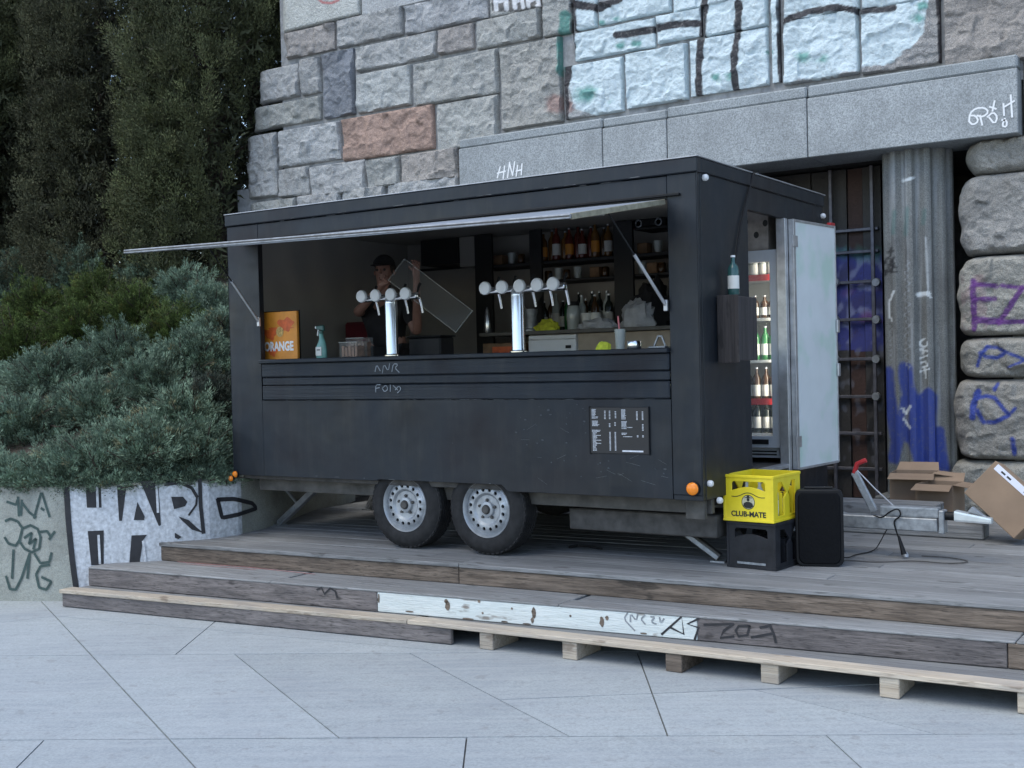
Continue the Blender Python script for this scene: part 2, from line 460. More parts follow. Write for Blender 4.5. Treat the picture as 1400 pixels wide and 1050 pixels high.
MT['clothgrey'] = simple('crumpled_white_plastic', (.38,.39,.41), .5, var=.2, scale=18, bmp=.5)

for _k, _s in (('plastic_black', .22), ('grille', .12), ('tyre', .22), ('crate_black', .25)): dull(MT[_k], _s)

# ================================================================== PLAZA
ZP = -0.42
def clip_len(poly, p, q):
    t0, t1 = 0.0, 1.0; d = (q[0]-p[0], q[1]-p[1])
    for i in range(len(poly)):
        a, b = poly[i], poly[(i+1) % len(poly)]
        nx, ny = -(b[1]-a[1]), b[0]-a[0]          # inside for ccw
        num = nx*(p[0]-a[0])+ny*(p[1]-a[1]); den = nx*d[0]+ny*d[1]
        if abs(den) < 1e-9:
            if num < 0: return 0
            continue
        t = -num/den
        if den > 0: t0 = max(t0, t)
        else: t1 = min(t1, t)
    return max(0, t1-t0)*math.hypot(*d)
def split(poly, p, q):
    n = (-(q[1]-p[1]), q[0]-p[0]); A = []; Bp = []
    for i in range(len(poly)):
        a, b = poly[i], poly[(i+1) % len(poly)]
        da = n[0]*(a[0]-p[0])+n[1]*(a[1]-p[1]); db = n[0]*(b[0]-p[0])+n[1]*(b[1]-p[1])
        (A if da >= 0 else Bp).append(a)
        if da*db < 0:
            t = da/(da-db); c = (a[0]+(b[0]-a[0])*t, a[1]+(b[1]-a[1])*t); A.append(c); Bp.append(c)
    return A, Bp
polys = [[(-7,-12),(14,-12),(14,1),(-7,1)]]
cuts = [((-60,1012),(1460,1003)), ((75,842),(268,1050)), ((-60,897),(240,895)), ((240,895),(282,860)),
        ((75,842),(470,878)), ((-30,855),(75,842)), ((380,942),(460,1006)), ((560,893),(775,1005)),
        ((680,957),(900,948)), ((885,930),(912,1004)), ((638,1008),(632,1060)), ((1060,950),(1290,1006)), ((1130,1006),(1180,1052)), ((60,1012),(20,1052))]
for a, b in cuts:
    p = onz(*a, ZP); q = onz(*b, ZP); p = (p.x, p.y); q = (q.x, q.y)
    out = []
    for pl in polys:
        if clip_len(pl, p, q) > .12:
            A, Bp = split(pl, p, q)
            out += [x for x in (A, Bp) if len(x) > 2]
        else: out.append(pl)
    polys = out
for k in range(-7, 8):                                # more joints beyond the frame
    for (p, q) in (((k*2.3-.4, -12), (k*2.3+2.2, -5.6)),):
        out = []
        for pl in polys:
            cy = sum(v[1] for v in pl)/len(pl)
            if cy < -5.2 and clip_len(pl, p, q) > .8:
                A, Bp = split(pl, p, q); out += [x for x in (A, Bp) if len(x) > 2]
            else: out.append(pl)
        polys = out
g = MB().add([(-90,-90,ZP-.012),(90,-90,ZP-.012),(90,90,ZP-.012),(-90,90,ZP-.012)], [(0,1,2,3)]).build('plaza', MT['joint'])
struct(g)
def inset(poly, d):
    k = len(poly); res = []
    for i in range(k):
        a, b, c = Vector(poly[i-1]), Vector(poly[i]), Vector(poly[(i+1) % k])
        e1 = (b-a).normalized(); e2 = (c-b).normalized()
        n1 = Vector((-e1.y, e1.x)); n2 = Vector((-e2.y, e2.x)); m = (n1+n2)
        if m.length < 1e-4: m = n1
        m.normalize(); s = d/max(.35, m.dot(n1)); res.append((b.x+m.x*s, b.y+m.y*s))
    return res
for pl in polys:
    ar = .5*sum(pl[i][0]*pl[(i+1) % len(pl)][1]-pl[(i+1) % len(pl)][0]*pl[i][1] for i in range(len(pl)))
    if abs(ar) < .01: continue
    pi = inset(pl, .0042); k = len(pi); z1 = ZP+random.uniform(-.0012, .0012)
    MB().add([(x, y, ZP-.04) for x, y in pi]+[(x, y, z1) for x, y in pi],
             [list(range(k, 2*k))]+[(i, (i+1) % k, k+(i+1) % k, k+i) for i in range(k)]).build('paving_slab', MT['paving'], g)

# ================================================================== DECK AND STEPS
E0 = [(-.60,-.546),(2.40,-.285),(7.6,.02)]
E1 = [(-.59,-.965),(2.30,-.668),(7.6,-.115)]
E2 = [(-.665,-1.165),(2.37,-.79),(7.6,-.53)]
def at_x(E, x):
    (x0,y0),(x1,y1) = (E[0],E[1]) if x < E[1][0] else (E[1],E[2])
    return y0+(y1-y0)*(x-x0)/(x1-x0)
def plank(name, mat, parent, x0, x1, E, o0, o1, z0, z1, bevel=.004, j=0):
    p = [(x0, at_x(E, x0)+o0), (x1, at_x(E, x1)+o0), (x1, at_x(E, x1)+o1), (x0, at_x(E, x0)+o1)]
    dz = [random.uniform(-j, j) for _ in range(4)]
    return MB().hexa([(x, y, z0) for x, y in p]+[(x, y, z1+d) for (x, y), d in zip(p, dz)]).build(name, mat, parent, bevel=bevel)
deck = MB().add([(-1.2,-.3,-.05),(7.6,.1,-.05),(7.6,5.0,-.05),(-1.2,5.0,-.05)], [(0,1,2,3)]).build('deck', MT['void'])
struct(deck)
o = 0.0; i = 0
while o < 4.4:
    w = .205 if i == 0 else random.choice((.145, .165, .18))
    xs = [-.38 if i == 0 else -.6, 2.41+(0 if i == 0 else random.uniform(-.9, .9)), 7.6]
    if i % 3 == 2: xs.insert(2, 4.9+random.uniform(-.5, .5))
    for a, b in zip(xs, xs[1:]):
        plank('deck_plank', MT['deck'], deck, a+.002, b-.002, E0, o+(0.0 if i == 0 else .003), o+w-.003, -.028 if i == 0 else -.045, 0, j=.002)
    o += w; i += 1
for a, b, m in ((-.40, 2.40, 'beam'), (2.405, 7.6, 'beam')):
    plank('riser_beam', MT[m], deck, a, b, E0, .010, .10, -.139, -.0285)
deck['label'] = 'weathered grey timber deck under the black trailer'

steps = thing('wooden_steps', 'weathered timber steps with a white painted section, below the deck', 'steps', (2.4,-.7,ZP))
for a, b in ((-.585, 1.15), (1.155, 3.35), (3.355, 5.9), (5.905, 7.6)):
    plank('tread_board', MT['deck'], steps, a, b, E1, .003, .17, -.154, -.140, j=.001)
    plank('tread_board', MT['deck'], steps, a+.03, b, E1, .174, .47, -.165, -.1405, j=.001)
for a, b, m in ((-.588, 2.035, 'beam_grey'), (2.038, 4.222, 'whitewood'), (4.225, 5.86, 'beam_grey'), (5.865, 7.6, 'beam')):
    rb = plank('riser_beam', MT[m], steps, a, b, E1, .006, .08, -.283, -.1545)
    if m == 'whitewood': rb['label'] = 'pale mint white painted riser with chipped edges'
# first tread: one pale pine board and a narrow board behind it
for a, b in ((-.665, 2.36), (2.364, 7.6)):
    plank('tread_board', MT['newwood'], steps, a, b, E2, 0, .125, -.313, -.285, j=.001)
    plank('tread_board', MT['deck'], steps, a+.06, b, E2, .130, .36, -.315, -.2865, j=.001)
plank('fascia_board', MT['beam_grey'], steps, -.655, 2.685, E2, .018, .045, ZP+.006, -.3135)
for u, mt in ((640,'newwood'),(764,'newwood'),(908,'beam'),(1041,'newwood'),(1207,'newwood'),(1400,'newwood')):
    x = onz(u, 880+(u-640)*.117, -.36).x
    if u == 640: x += .045
    MB().box(x-.05, x+.05, at_x(E2, x)+.012, at_x(E2, x)+.30, ZP+.002, -.314).build('support_block', MT[mt], steps, bevel=.004)
MB().box(-.5, 7.6, -.15, -.10, ZP+.002, -.19).build('back_bearer', MT['beam'], steps)
# marker scrawl on the risers
def riser_fn(E, o, ztop, zbot):
    def fn(a, b, c): return Vector((a, at_x(E, a)+o-.0015-c, b))
    return fn
rf = riser_fn(E1, .006, 0, 0)
def px_riser(u, v): 
    p = ony(u, v, -.5)
    for _ in range(4): p = ony(u, v, at_x(E1, p.x)+.006)
    return (p.x, p.z)
sc = MB()
for k, pl in enumerate(([(905,867),(932,843),(935,867),(917,858)],[(955,846),(940,853),(955,858),(950,874)],[(963,854),(1000,853)],[(1003,853),(990,862),(985,872),(1003,870)],
           [(1025,856),(1022,868),(1010,870),(1006,862),(1010,856),(1025,856)],[(1054,855),(1040,858)],[(1057,866),(1028,871)],[(1053,855),(1058,866),(1061,878)],
           [(434,806),(440,803),(444,812),(452,804),(459,808),(461,816)])):
    sc.stroke([px_riser(*p) for p in pl], .014, rf, .0004*k, sm=0)
sc.build('marker_scrawl', MT['spray_black'], steps)['kind'] = 'stuff'
sc = MB()
for k, pl in enumerate(([(858,838),(853,846),(862,856),(868,862)],[(862,850),(862,838),(870,849),(872,840)],[(882,841),(876,846),(882,853)],[(890,843),(896,843),(890,850),(897,853)],[(902,844),(903,852),(908,846)])):
    sc.stroke([px_riser(*p) for p in pl], .009, rf, .0004*k)
sc.build('pencil_scrawl', MT['chalk'], steps)['kind'] = 'stuff'

# rot holes and chipped paint on the white riser, pink paint drag on the tread
mb = MB()
for k, (u, v, w_, h_) in enumerate(((612,828,5,9),(610,822,4,4),(730,838,4,10),(728,848,3,5),(823,850,4,9),(830,845,3,4),(518,818,2,9),(655,822,3,3),(660,838,2,2),(700,832,2,2),(780,842,2,2),(560,836,9,1.6),(640,846,12,1.6),(720,853,9,1.4),(690,850,7,1.5),(880,866,6,1.6))):
    c = px_riser(u, v); m = 11
    mb.add([rf(c[0]+w_*.0036*math.cos(6.283*j/m)*(1+.45*noise.noise((j*.9, k, 0))), c[1]+h_*.0036*math.sin(6.283*j/m)*(1+.45*noise.noise((j*.9, k, 3))), .0003) for j in range(m)], [list(range(m))])
mb.build('chipped_patch', MT['beam'], steps)['kind'] = 'stuff'
mb = MB()
for pl, w_ in (([(243,768),(290,772),(345,776),(430,785)], .016), ([(255,771),(300,775),(350,779)], .010)):
    mb.stroke([tuple(onz(u, v, -.1392).xy) for u, v in pl], w_, lambda a, b, c: Vector((a, b, -.1385)))
mb.build('pink_paint_drag', simple('faded_pink_paint', (.42,.22,.22), .8, var=.3, scale=30), steps)['kind'] = 'stuff'

# ================================================================== RETAINING WALL (curved, sprayed letters)
WP = [V(-1.9,-1.49), V(-1.31,-1.215), V(-.83,-1.0), V(-.60,-.80), V(-.36,-.59), V(-.20,-.40), V(-.08,-.20), V(-.03,.05), V(-.10,.42), V(-.27,.87), V(-.6,1.6), V(-1.0,2.6)]
WS = [0.0]
for a, b in zip(WP, WP[1:]): WS.append(WS[-1]+(b-a).length)
def wseg(a):
    for i in range(len(WP)-1):
        if a <= WS[i+1] or i == len(WP)-2: break
    t = (a-WS[i])/(WS[i+1]-WS[i]); d = (WP[i+1]-WP[i]).normalized()
    return WP[i].lerp(WP[i+1], t), V(d.y, -d.x)
def fnW(a, b, c):
    p, n = wseg(a); return Vector((p.x+n.x*c, p.y+n.y*c, b))
def pxW(u, v):
    best = None
    for i in range(len(WP)-1):
        d = (WP[i+1]-WP[i]); L_ = d.length; d = d/L_
        p = onplane(u, v, (WP[i].x, WP[i].y, 0), (d.y, -d.x, 0))
        t = (V(p.x, p.y)-WP[i]).dot(d)
        if -.02 <= t <= L_+.02:
            dist = (Vector(CAM)-p).length
            if best is None or dist < best[0]: best = (dist, WS[i]+t, p.z)
    return (best[1], best[2])
_wa, _wb = pxW(93,666), pxW(300,656)
ZW = lambda a: _wa[1]+(_wb[1]-_wa[1])*min(1.15, max(0, (a-_wa[0])/(_wb[0]-_wa[0])))
rw = thing('retaining_wall', 'low curved concrete retaining wall sprayed HARD in white and black', 'wall', (-.6,-.9,ZP))
N = 60; mb = MB(); pr = []
for k in range(N+1):
    a = WS[-1]*k/N; zt = ZW(a)
    pr.append([fnW(a, ZP-.03, 0), fnW(a, zt, 0), fnW(a, zt+.012, -.03), fnW(a, zt+.012, -.26), fnW(a, ZP-.03, -.26)])
mb.add([p for q in pr for p in q], [(k*5+j, k*5+5+j, k*5+5+(j+1) % 5, k*5+(j+1) % 5) for k in range(N) for j in range(5)]+[(0,1,2,3,4), tuple(N*5+j for j in (4,3,2,1,0))])
mb.build('wall_body', MT['retain'], rw, smooth=True)
a0, a1 = pxW(97, 720)[0], pxW(330, 690)[0]
mb = MB(); n = 26
for k in range(n+1):
    a = a0+(a1-a0)*k/n
    jit = .02*math.sin(k*2.1)
    mb.v += [fnW(a, ZP+.01, .002), fnW(a, .0, .002), fnW(a, ZW(a)-.008+min(0, jit), .002)]
mb.f = [(k*3+j, k*3+3+j, k*3+4+j, k*3+1+j) for k in range(n) for j in range(2)]
mb.build('white_paint_layer', MT['spray_white'], rw)
def shape(mb, pts, c):            # fan of small triangles on the wall
    P = [pxW(*p) for p in pts]
    cx = sum(p[0] for p in P)/len(P); cz = sum(p[1] for p in P)/len(P)
    ring = []
    for i in range(len(P)):
        p, q = P[i], P[(i+1) % len(P)]; m = 4
        for j in range(m): ring.append((p[0]+(q[0]-p[0])*j/m, p[1]+(q[1]-p[1])*j/m))
    mid = [((p[0]+cx)/2, (p[1]+cz)/2) for p in ring]; k = len(ring)
    mb.add([fnW(*p, c) for p in ring]+[fnW(*p, c) for p in mid]+[fnW(cx, cz, c)],
           [(i, (i+1) % k, k+(i+1) % k, k+i) for i in range(k)]+[(k+i, k+(i+1) % k, 2*k) for i in range(k)])
mb = MB()
for k, pl in enumerate(([(117,664),(138,663),(139,694),(119,694)], [(120,726),(142,725),(142,772),(125,773)],
        [(160,664),(173,663),(167,712),(163,712)], [(188,686),(198,706),(197,711),(183,711)],
        [(192,658),(216,656),(220,718),(217,719)], [(180,732),(201,731),(196,737),(191,769),(177,769)],
        [(234,679),(250,679),(256,686),(253,692),(238,696)], [(244,706),(258,711),(270,722),(279,729),(262,724),(248,711)],
        [(239,728),(248,734),(244,737),(239,735)])):
    shape(mb, pl, .004+.0003*k)
mb.build('black_letter_fill', MT['spray_black'], rw)
def dens(pl, m=5):
    P = [pxW(*p) for p in pl]; out = []
    for p, q in zip(P, P[1:]):
        for j in range(m): out.append((p[0]+(q[0]-p[0])*j/m, p[1]+(q[1]-p[1])*j/m))
    return out+[P[-1]]
mb = MB()
for k, (pl, w) in enumerate((([(91,668),(94,715),(99,765),(104,802)], .042), ([(273,656),(274,690),(278,728)], .030), ([(286,657),(322,659)], .024),
        ([(297,683),(303,708),(350,695),(344,688),(318,682),(297,683)], .034), ([(226,662),(246,660),(262,667),(269,679)], .024), ([(269,679),(268,690),(258,704)], .016))):
    mb.stroke(dens(pl), w, fnW, .007+.0003*k)
mb.build('black_letter_outline', MT['spray_black'], rw)
mb = MB()
for k, pl in enumerate(([(133,665),(134,693)], [(135,732),(137,770)], [(214,662),(216,700)], [(196,740),(199,768)])):
    mb.stroke(dens(pl), .018, fnW, .010)
mb.build('light_gap_stroke', MT['spray_white'], rw)
mb = MB()
for k, pl in enumerate(([(10,686),(22,690),(24,684)], [(25,680),(26,705)], [(30,684),(29,704)], [(31,688),(40,700),(49,707)], [(47,708),(57,672),(68,706)], [(57,695),(60,697)],
        [(8,712),(15,709),(25,713),(31,722),(27,738),(22,746),(12,743),(7,735)], [(32,722),(42,718),(52,723),(56,735),(54,750),(44,755),(34,750),(27,740),(30,727)],
        [(34,735),(44,728),(40,744),(50,736),(46,750)], [(56,727),(65,726),(70,734)], [(75,727),(68,737)],
        [(19,752),(17,790)], [(9,788),(14,805),(22,806),(30,790),(41,757)], [(41,757),(38,790)], [(48,757),(56,770),(68,768),(71,756)], [(68,772),(56,774),(50,785),(54,803),(64,806),(71,795),(58,789)])):
    mb.stroke(dens(pl, 4), .020, fnW, .003+.0003*k)
mb.build('green_marker_tag', MT['spray_green'], rw)

# bank behind the wall
nx, ny = 34, 34; mb = MB(); idx = {}
def wallx(y):
    for p, q in zip(WP[2:], WP[3:]):
        if p.y <= y <= q.y: return p.x+(q.x-p.x)*(y-p.y)/(q.y-p.y)
    return -.9 if y < 0 else -1.0
def bank_z(x, y):
    dist = max(0, wallx(max(-1, min(2.5, y)))-x)+max(0, y-2.5)
    return .38+max(0, min(.48*(y+1.1), 1.1*dist, 2.3))
for i in range(nx+1):
    for j in range(ny+1):
        y = -1.45+(8.5)*j/ny
        xr = wallx(max(-.98, min(2.58, y)))-.14
        if y < -.95: xr = -.95-(-.95-y)*2.1
        x = xr-(9.5)*(i/nx)**1.3
        y2 = y if i < 3 else max(y, -1.45)
        z = bank_z(x, y2)+.05*noise.noise((x*1.5, y*1.5, 0))
        if y < -1.2: z = min(z, ZW(0)-.02)
        mb.v.append(V(x, y, z))
mb.f = [(i*(ny+1)+j, (i+1)*(ny+1)+j, (i+1)*(ny+1)+j+1, i*(ny+1)+j+1) for i in range(nx) for j in range(ny)]
struct(mb.build('earth_bank', MT['soil'], smooth=True))
rw2 = MB().add([fnW(0, ZP-.03, 0), fnW(0, ZW(0), 0), fnW(0, ZW(0), -.26), fnW(0, ZP-.03, -.26),
                V(-9,-4.8,ZP-.03), V(-9,-4.8,ZW(0)), V(-9.1,-4.56,ZW(0)), V(-9.1,-4.56,ZP-.03)],
               [(0,1,5,4),(1,2,6,5),(2,3,7,6),(4,5,6,7)]).build('wall_extension', MT['retain'], rw)

# ================================================================== MONUMENT WALL
YW = 3.30
def inpoly(u, v, P):
    c = False; j = len(P)-1
    for i in range(len(P)):
        if (P[i][1] > v) != (P[j][1] > v) and u < (P[j][0]-P[i][0])*(v-P[i][1])/(P[j][1]-P[i][1])+P[i][0]: c = not c
        j = i
    return c
def segd(u, v, pl):
    b = 1e9
    for (x0, y0), (x1, y1) in zip(pl, pl[1:]):
        dx, dy = x1-x0, y1-y0; t = max(0, min(1, ((u-x0)*dx+(v-y0)*dy)/(dx*dx+dy*dy+1e-9)))
        b = min(b, math.hypot(u-x0-t*dx, v-y0-t*dy))
    return b
WHITE = [(781,-70),(781,40),(776,100),(780,146),(815,160),(900,146),(960,132),(1060,116),(1200,92),(1235,74),(1262,48),(1268,5),(1268,-70)]
GREEN = [(800,128,17),(775,60,11),(772,90,10),(832,139,9),(1095,75,14),(1125,82,12),(846,62,9),(870,60,8),(822,30,6),(840,25,9),(1255,25,12),(1262,8,9),(975,105,9),(1000,103,8),(1052,20,5),(1052,70,5)]
BLK = [([(783,-40),(784,30),(779,85),(771,125),(772,165)], 4.5), ([(784,6),(818,10),(845,-2)], 5.5), ([(843,48),(893,40),(918,33),(955,31)], 5), ([(961,-10),(960,35),(955,85),(954,130)], 5),
       ([(1009,4),(1008,45),(1003,75),(1004,122)], 5), ([(1067,-30),(1065,40),(1066,115)], 4.2), ([(1070,28),(1105,15),(1145,10),(1175,16),(1220,10)], 5), ([(1281,-30),(1285,40),(1285,92)], 4)]
RED = [(760,142,14),(775,148,8)]
LTR = [([(676,-8),(678,14)],3),([(678,2),(686,0)],3),([(690,-6),(692,12)],3),([(700,-8),(703,10)],3),([(703,2),(712,-4),(714,9)],3),([(720,-10),(722,8)],3),([(722,0),(732,-6),(734,7)],3)]
WREDGE = [([(675,26),(690,26),(706,22),(716,19)],1.6)]
PIERP = [([(1333,385),(1333,450)],4.5),([(1333,389),(1364,391)],3.5),([(1333,410),(1362,409)],3.5),([(1333,437),(1368,440)],5),([(1372,391),(1402,394)],3),([(1400,394),(1376,428),(1366,441)],4),([(1366,440),(1405,440)],3.5)]
PIERB = [([(1338,500),(1343,486),(1352,474),(1366,475),(1378,482),(1365,489),(1350,488),(1342,482)],2.6),([(1375,480),(1405,492)],2.4),([(1405,492),(1380,502)],1.6),
         ([(1333,570),(1334,552),(1340,535)],4.5),([(1336,545),(1350,541),(1362,543),(1372,556),(1382,567),(1362,577),(1346,576),(1340,560)],3),([(1382,567),(1390,558)],2.4),([(1386,600),(1388,620)],3.5),([(1365,525),(1362,532)],3)]
def over(a, c, f):
    f = max(0.0, min(1.0, f))*c[3]
    if f <= 0: return a
    if a is None: return (c[0], c[1], c[2], f)
    na = f+a[3]*(1-f)
    return tuple((c[i]*f+a[i]*a[3]*(1-f))/na for i in range(3))+(na,)
def soft(d, w, s=1.0): return (w-d)/s+.5
def polyd(u, v, P):
    d = segd(u, v, P+[P[0]]); return d if inpoly(u, v, P) else -d
def paint_upper(u, v):
    w = 7*noise.noise((u*.04, v*.04, 1))+3*noise.noise((u*.15, v*.15, 2)); a = None
    a = over(a, (.56,.66,.70,.95), (polyd(u+w*.8, v+w*.8, WHITE)/2+.5)*(.62+.9*max(0, noise.noise((u*.045, v*.06, 12))+.45)))
    if u < 795 and v < 110: a = over(a, (.06,.22,.19,.85), soft(segd(u, v, [(772,20),(768,98)])+w*.4, 7, 3))
    for gx, gy, gr in GREEN:
        d = math.hypot(u-gx, (v-gy)*1.4)+w*1.3
        if d < gr*2: a = over(a, (.05,.25,.21,.8), soft(d, gr*.75, gr*.7))
    for gx, gy, gr in RED: a = over(a, (.24,.10,.08,.55), soft(math.hypot(u-gx, v-gy)+w, gr, 6))
    for pl, wd in BLK: a = over(a, (.03,.026,.03,.97), soft(segd(u+w*.25, v+w*.12, pl), wd*(1+.2*noise.noise((u*.08, v*.08, 5)))))
    if 672 < u < 742 and v < 15.5:
        a = over(a, (.05,.045,.045,.8), 1)
        for pl, wd in LTR: a = over(a, (.65,.66,.68,.95), soft(segd(u, v, pl), wd))
    for pl, wd in WREDGE: a = over(a, (.6,.62,.65,.8), soft(segd(u, v, pl), wd))
    a = over(a, (.4,.1,.1,.8), soft(segd(u, v, [(434,-2),(440,3),(452,4),(462,0)]), 1.8))
    return a
def paint_pier(u, v):
    a = None; w = 3*noise.noise((u*.12, v*.12, 2))
    if 1312 < u < 1352 and 375 < v < 465: a = over(a, (.26,.15,.17,.45), .5+noise.noise((u*.06, v*.06, 3))*2)
    for pl, wd in PIERP: a = over(a, (.11,.03,.18,.92), soft(segd(u+w*.4, v+w*.3, pl), wd, 1.8))
    for pl, wd in PIERB: a = over(a, (.02,.045,.27,.95), soft(segd(u+w*.4, v+w*.3, pl), wd, 2.2))
    return a
CBLUE = [([(1214,510),(1214,530),(1218,560),(1226,600),(1222,625)],7),([(1238,505),(1240,528),(1252,560),(1250,600),(1262,640)],8),([(1268,545),(1266,580),(1274,625),(1268,655)],11),([(1284,590),(1282,640),(1280,660)],6),([(1236,545),(1232,570),(1240,600)],4),([(1288,600),(1294,640)],4)]
CWHITE = [([(1235,247),(1249,243)],2.2),([(1264,463),(1258,467),(1258,472),(1266,474),(1268,468)],1.3),([(1258,478),(1268,480)],1.3),([(1262,475),(1262,484)],1.2),([(1258,490),(1268,486)],1.2),([(1259,496),(1266,494),(1268,500),(1261,502)],1.3),([(1258,508),(1271,504)],1.3),([(1264,502),(1266,516)],1.4),
    ([(1222,398),(1216,413),(1215,428),(1219,438)],1.7),([(1234,558),(1239,566),(1244,556)],1.8),([(1236,572),(1244,585)],1.6),([(1255,403),(1270,401)],3.2),([(1270,405),(1274,407)],1.5),([(1268,398),(1266,324)],1.0)]
CGREY = [([(1240+3.2*math.sin(k*1.7)+1.5*math.sin(k*.6), 356+k*2.6) for k in range(58)],1.0),([(1217+2.5*math.sin(k*1.9), 446+k*4) for k in range(14)],.9)]
CBLK = [([(1207,362),(1214,352),(1222,360),(1218,372),(1208,370),(1207,362)],1.7),([(1206,358),(1225,366)],1.5),([(1210,376),(1222,352)],1.6),([(1214,345),(1222,343)],1.2),([(1219,338),(1217,350)],1.2),([(1205,370),(1225,372)],1.4)]
CGREEN = [([(1240,285),(1238,320)],3),([(1264,288),(1262,305)],3),([(1223,290),(1221,318)],3)]
def paint_column(u, v):
    a = None; w = 4*noise.noise((u*.09, v*.05, 2))
    st = noise.noise((u*.16, v*.006, 4))
    if st > .12: a = over(a, (.30,.32,.34,.5), (st-.12)*4)
    for pl, wd in CBLUE: a = over(a, (.022,.045,.24,.94), soft(segd(u+w*.5, v+w, pl), wd*1.25, 4))
    for pl, wd in CGREEN: a = over(a, (.05,.14,.13,.5), soft(segd(u, v, pl), wd, 4))
    for pl, wd in CGREY: a = over(a, (.30,.33,.36,.6), soft(segd(u, v, pl), wd))
    for pl, wd in CBLK: a = over(a, (.012,.012,.014,.9), soft(segd(u, v, pl), wd))
    for pl, wd in CWHITE: a = over(a, (.62,.66,.68,.9), soft(segd(u, v, pl), wd))
    return a
def paint_gate(u, v):
    a = None; n = noise.noise((u*.035, v*.03, 6)); n2 = noise.noise((u*.09, v*.06, 9))
    if 330 < v < 480: a = over(a, (.045,.055,.24,.95), min(1, (v-338)/14, (500-v)/25)+n*1.0)
    if 340 < v < 470: a = over(a, (.24,.26,.42,.8), (n2-.10)*4)
    if 328 < v < 362: a = over(a, (.06,.20,.15,.7), 1-abs(v-346)/12+n2)
    if 395 < v < 440: a = over(a, (.16,.06,.22,.8), (n-.0)*3)
    if 470 < v < 640: a = over(a, (.16,.17,.21,.5), (n2-.16)*4)
    for pl, wd in (([(1195,510),(1187,535),(1190,560),(1198,540)],4),([(1193,575),(1186,600),(1192,620)],4)): a = over(a, (.01,.01,.012,.9), soft(segd(u, v, pl), wd, 2))
    return a
def paint_mesh(ob, fn, yref=None):
    me = ob.data; off = LOC.get(ob.name, Vector((0,0,0)))
    at = me.color_attributes.new('paint', 'FLOAT_COLOR', 'POINT')
    for i, v in enumerate(me.vertices):
        q = v.co+off; c = fn(*proj(q)); at.data[i].color = c if c else (0,0,0,0)
def fbm(x, y, z, o=4):
    s, a = 0, .5
    for k in range(o): s += a*noise.noise((x, y, z)); x *= 2.1; y *= 2.1; z += 7.3; a *= .52
    return s
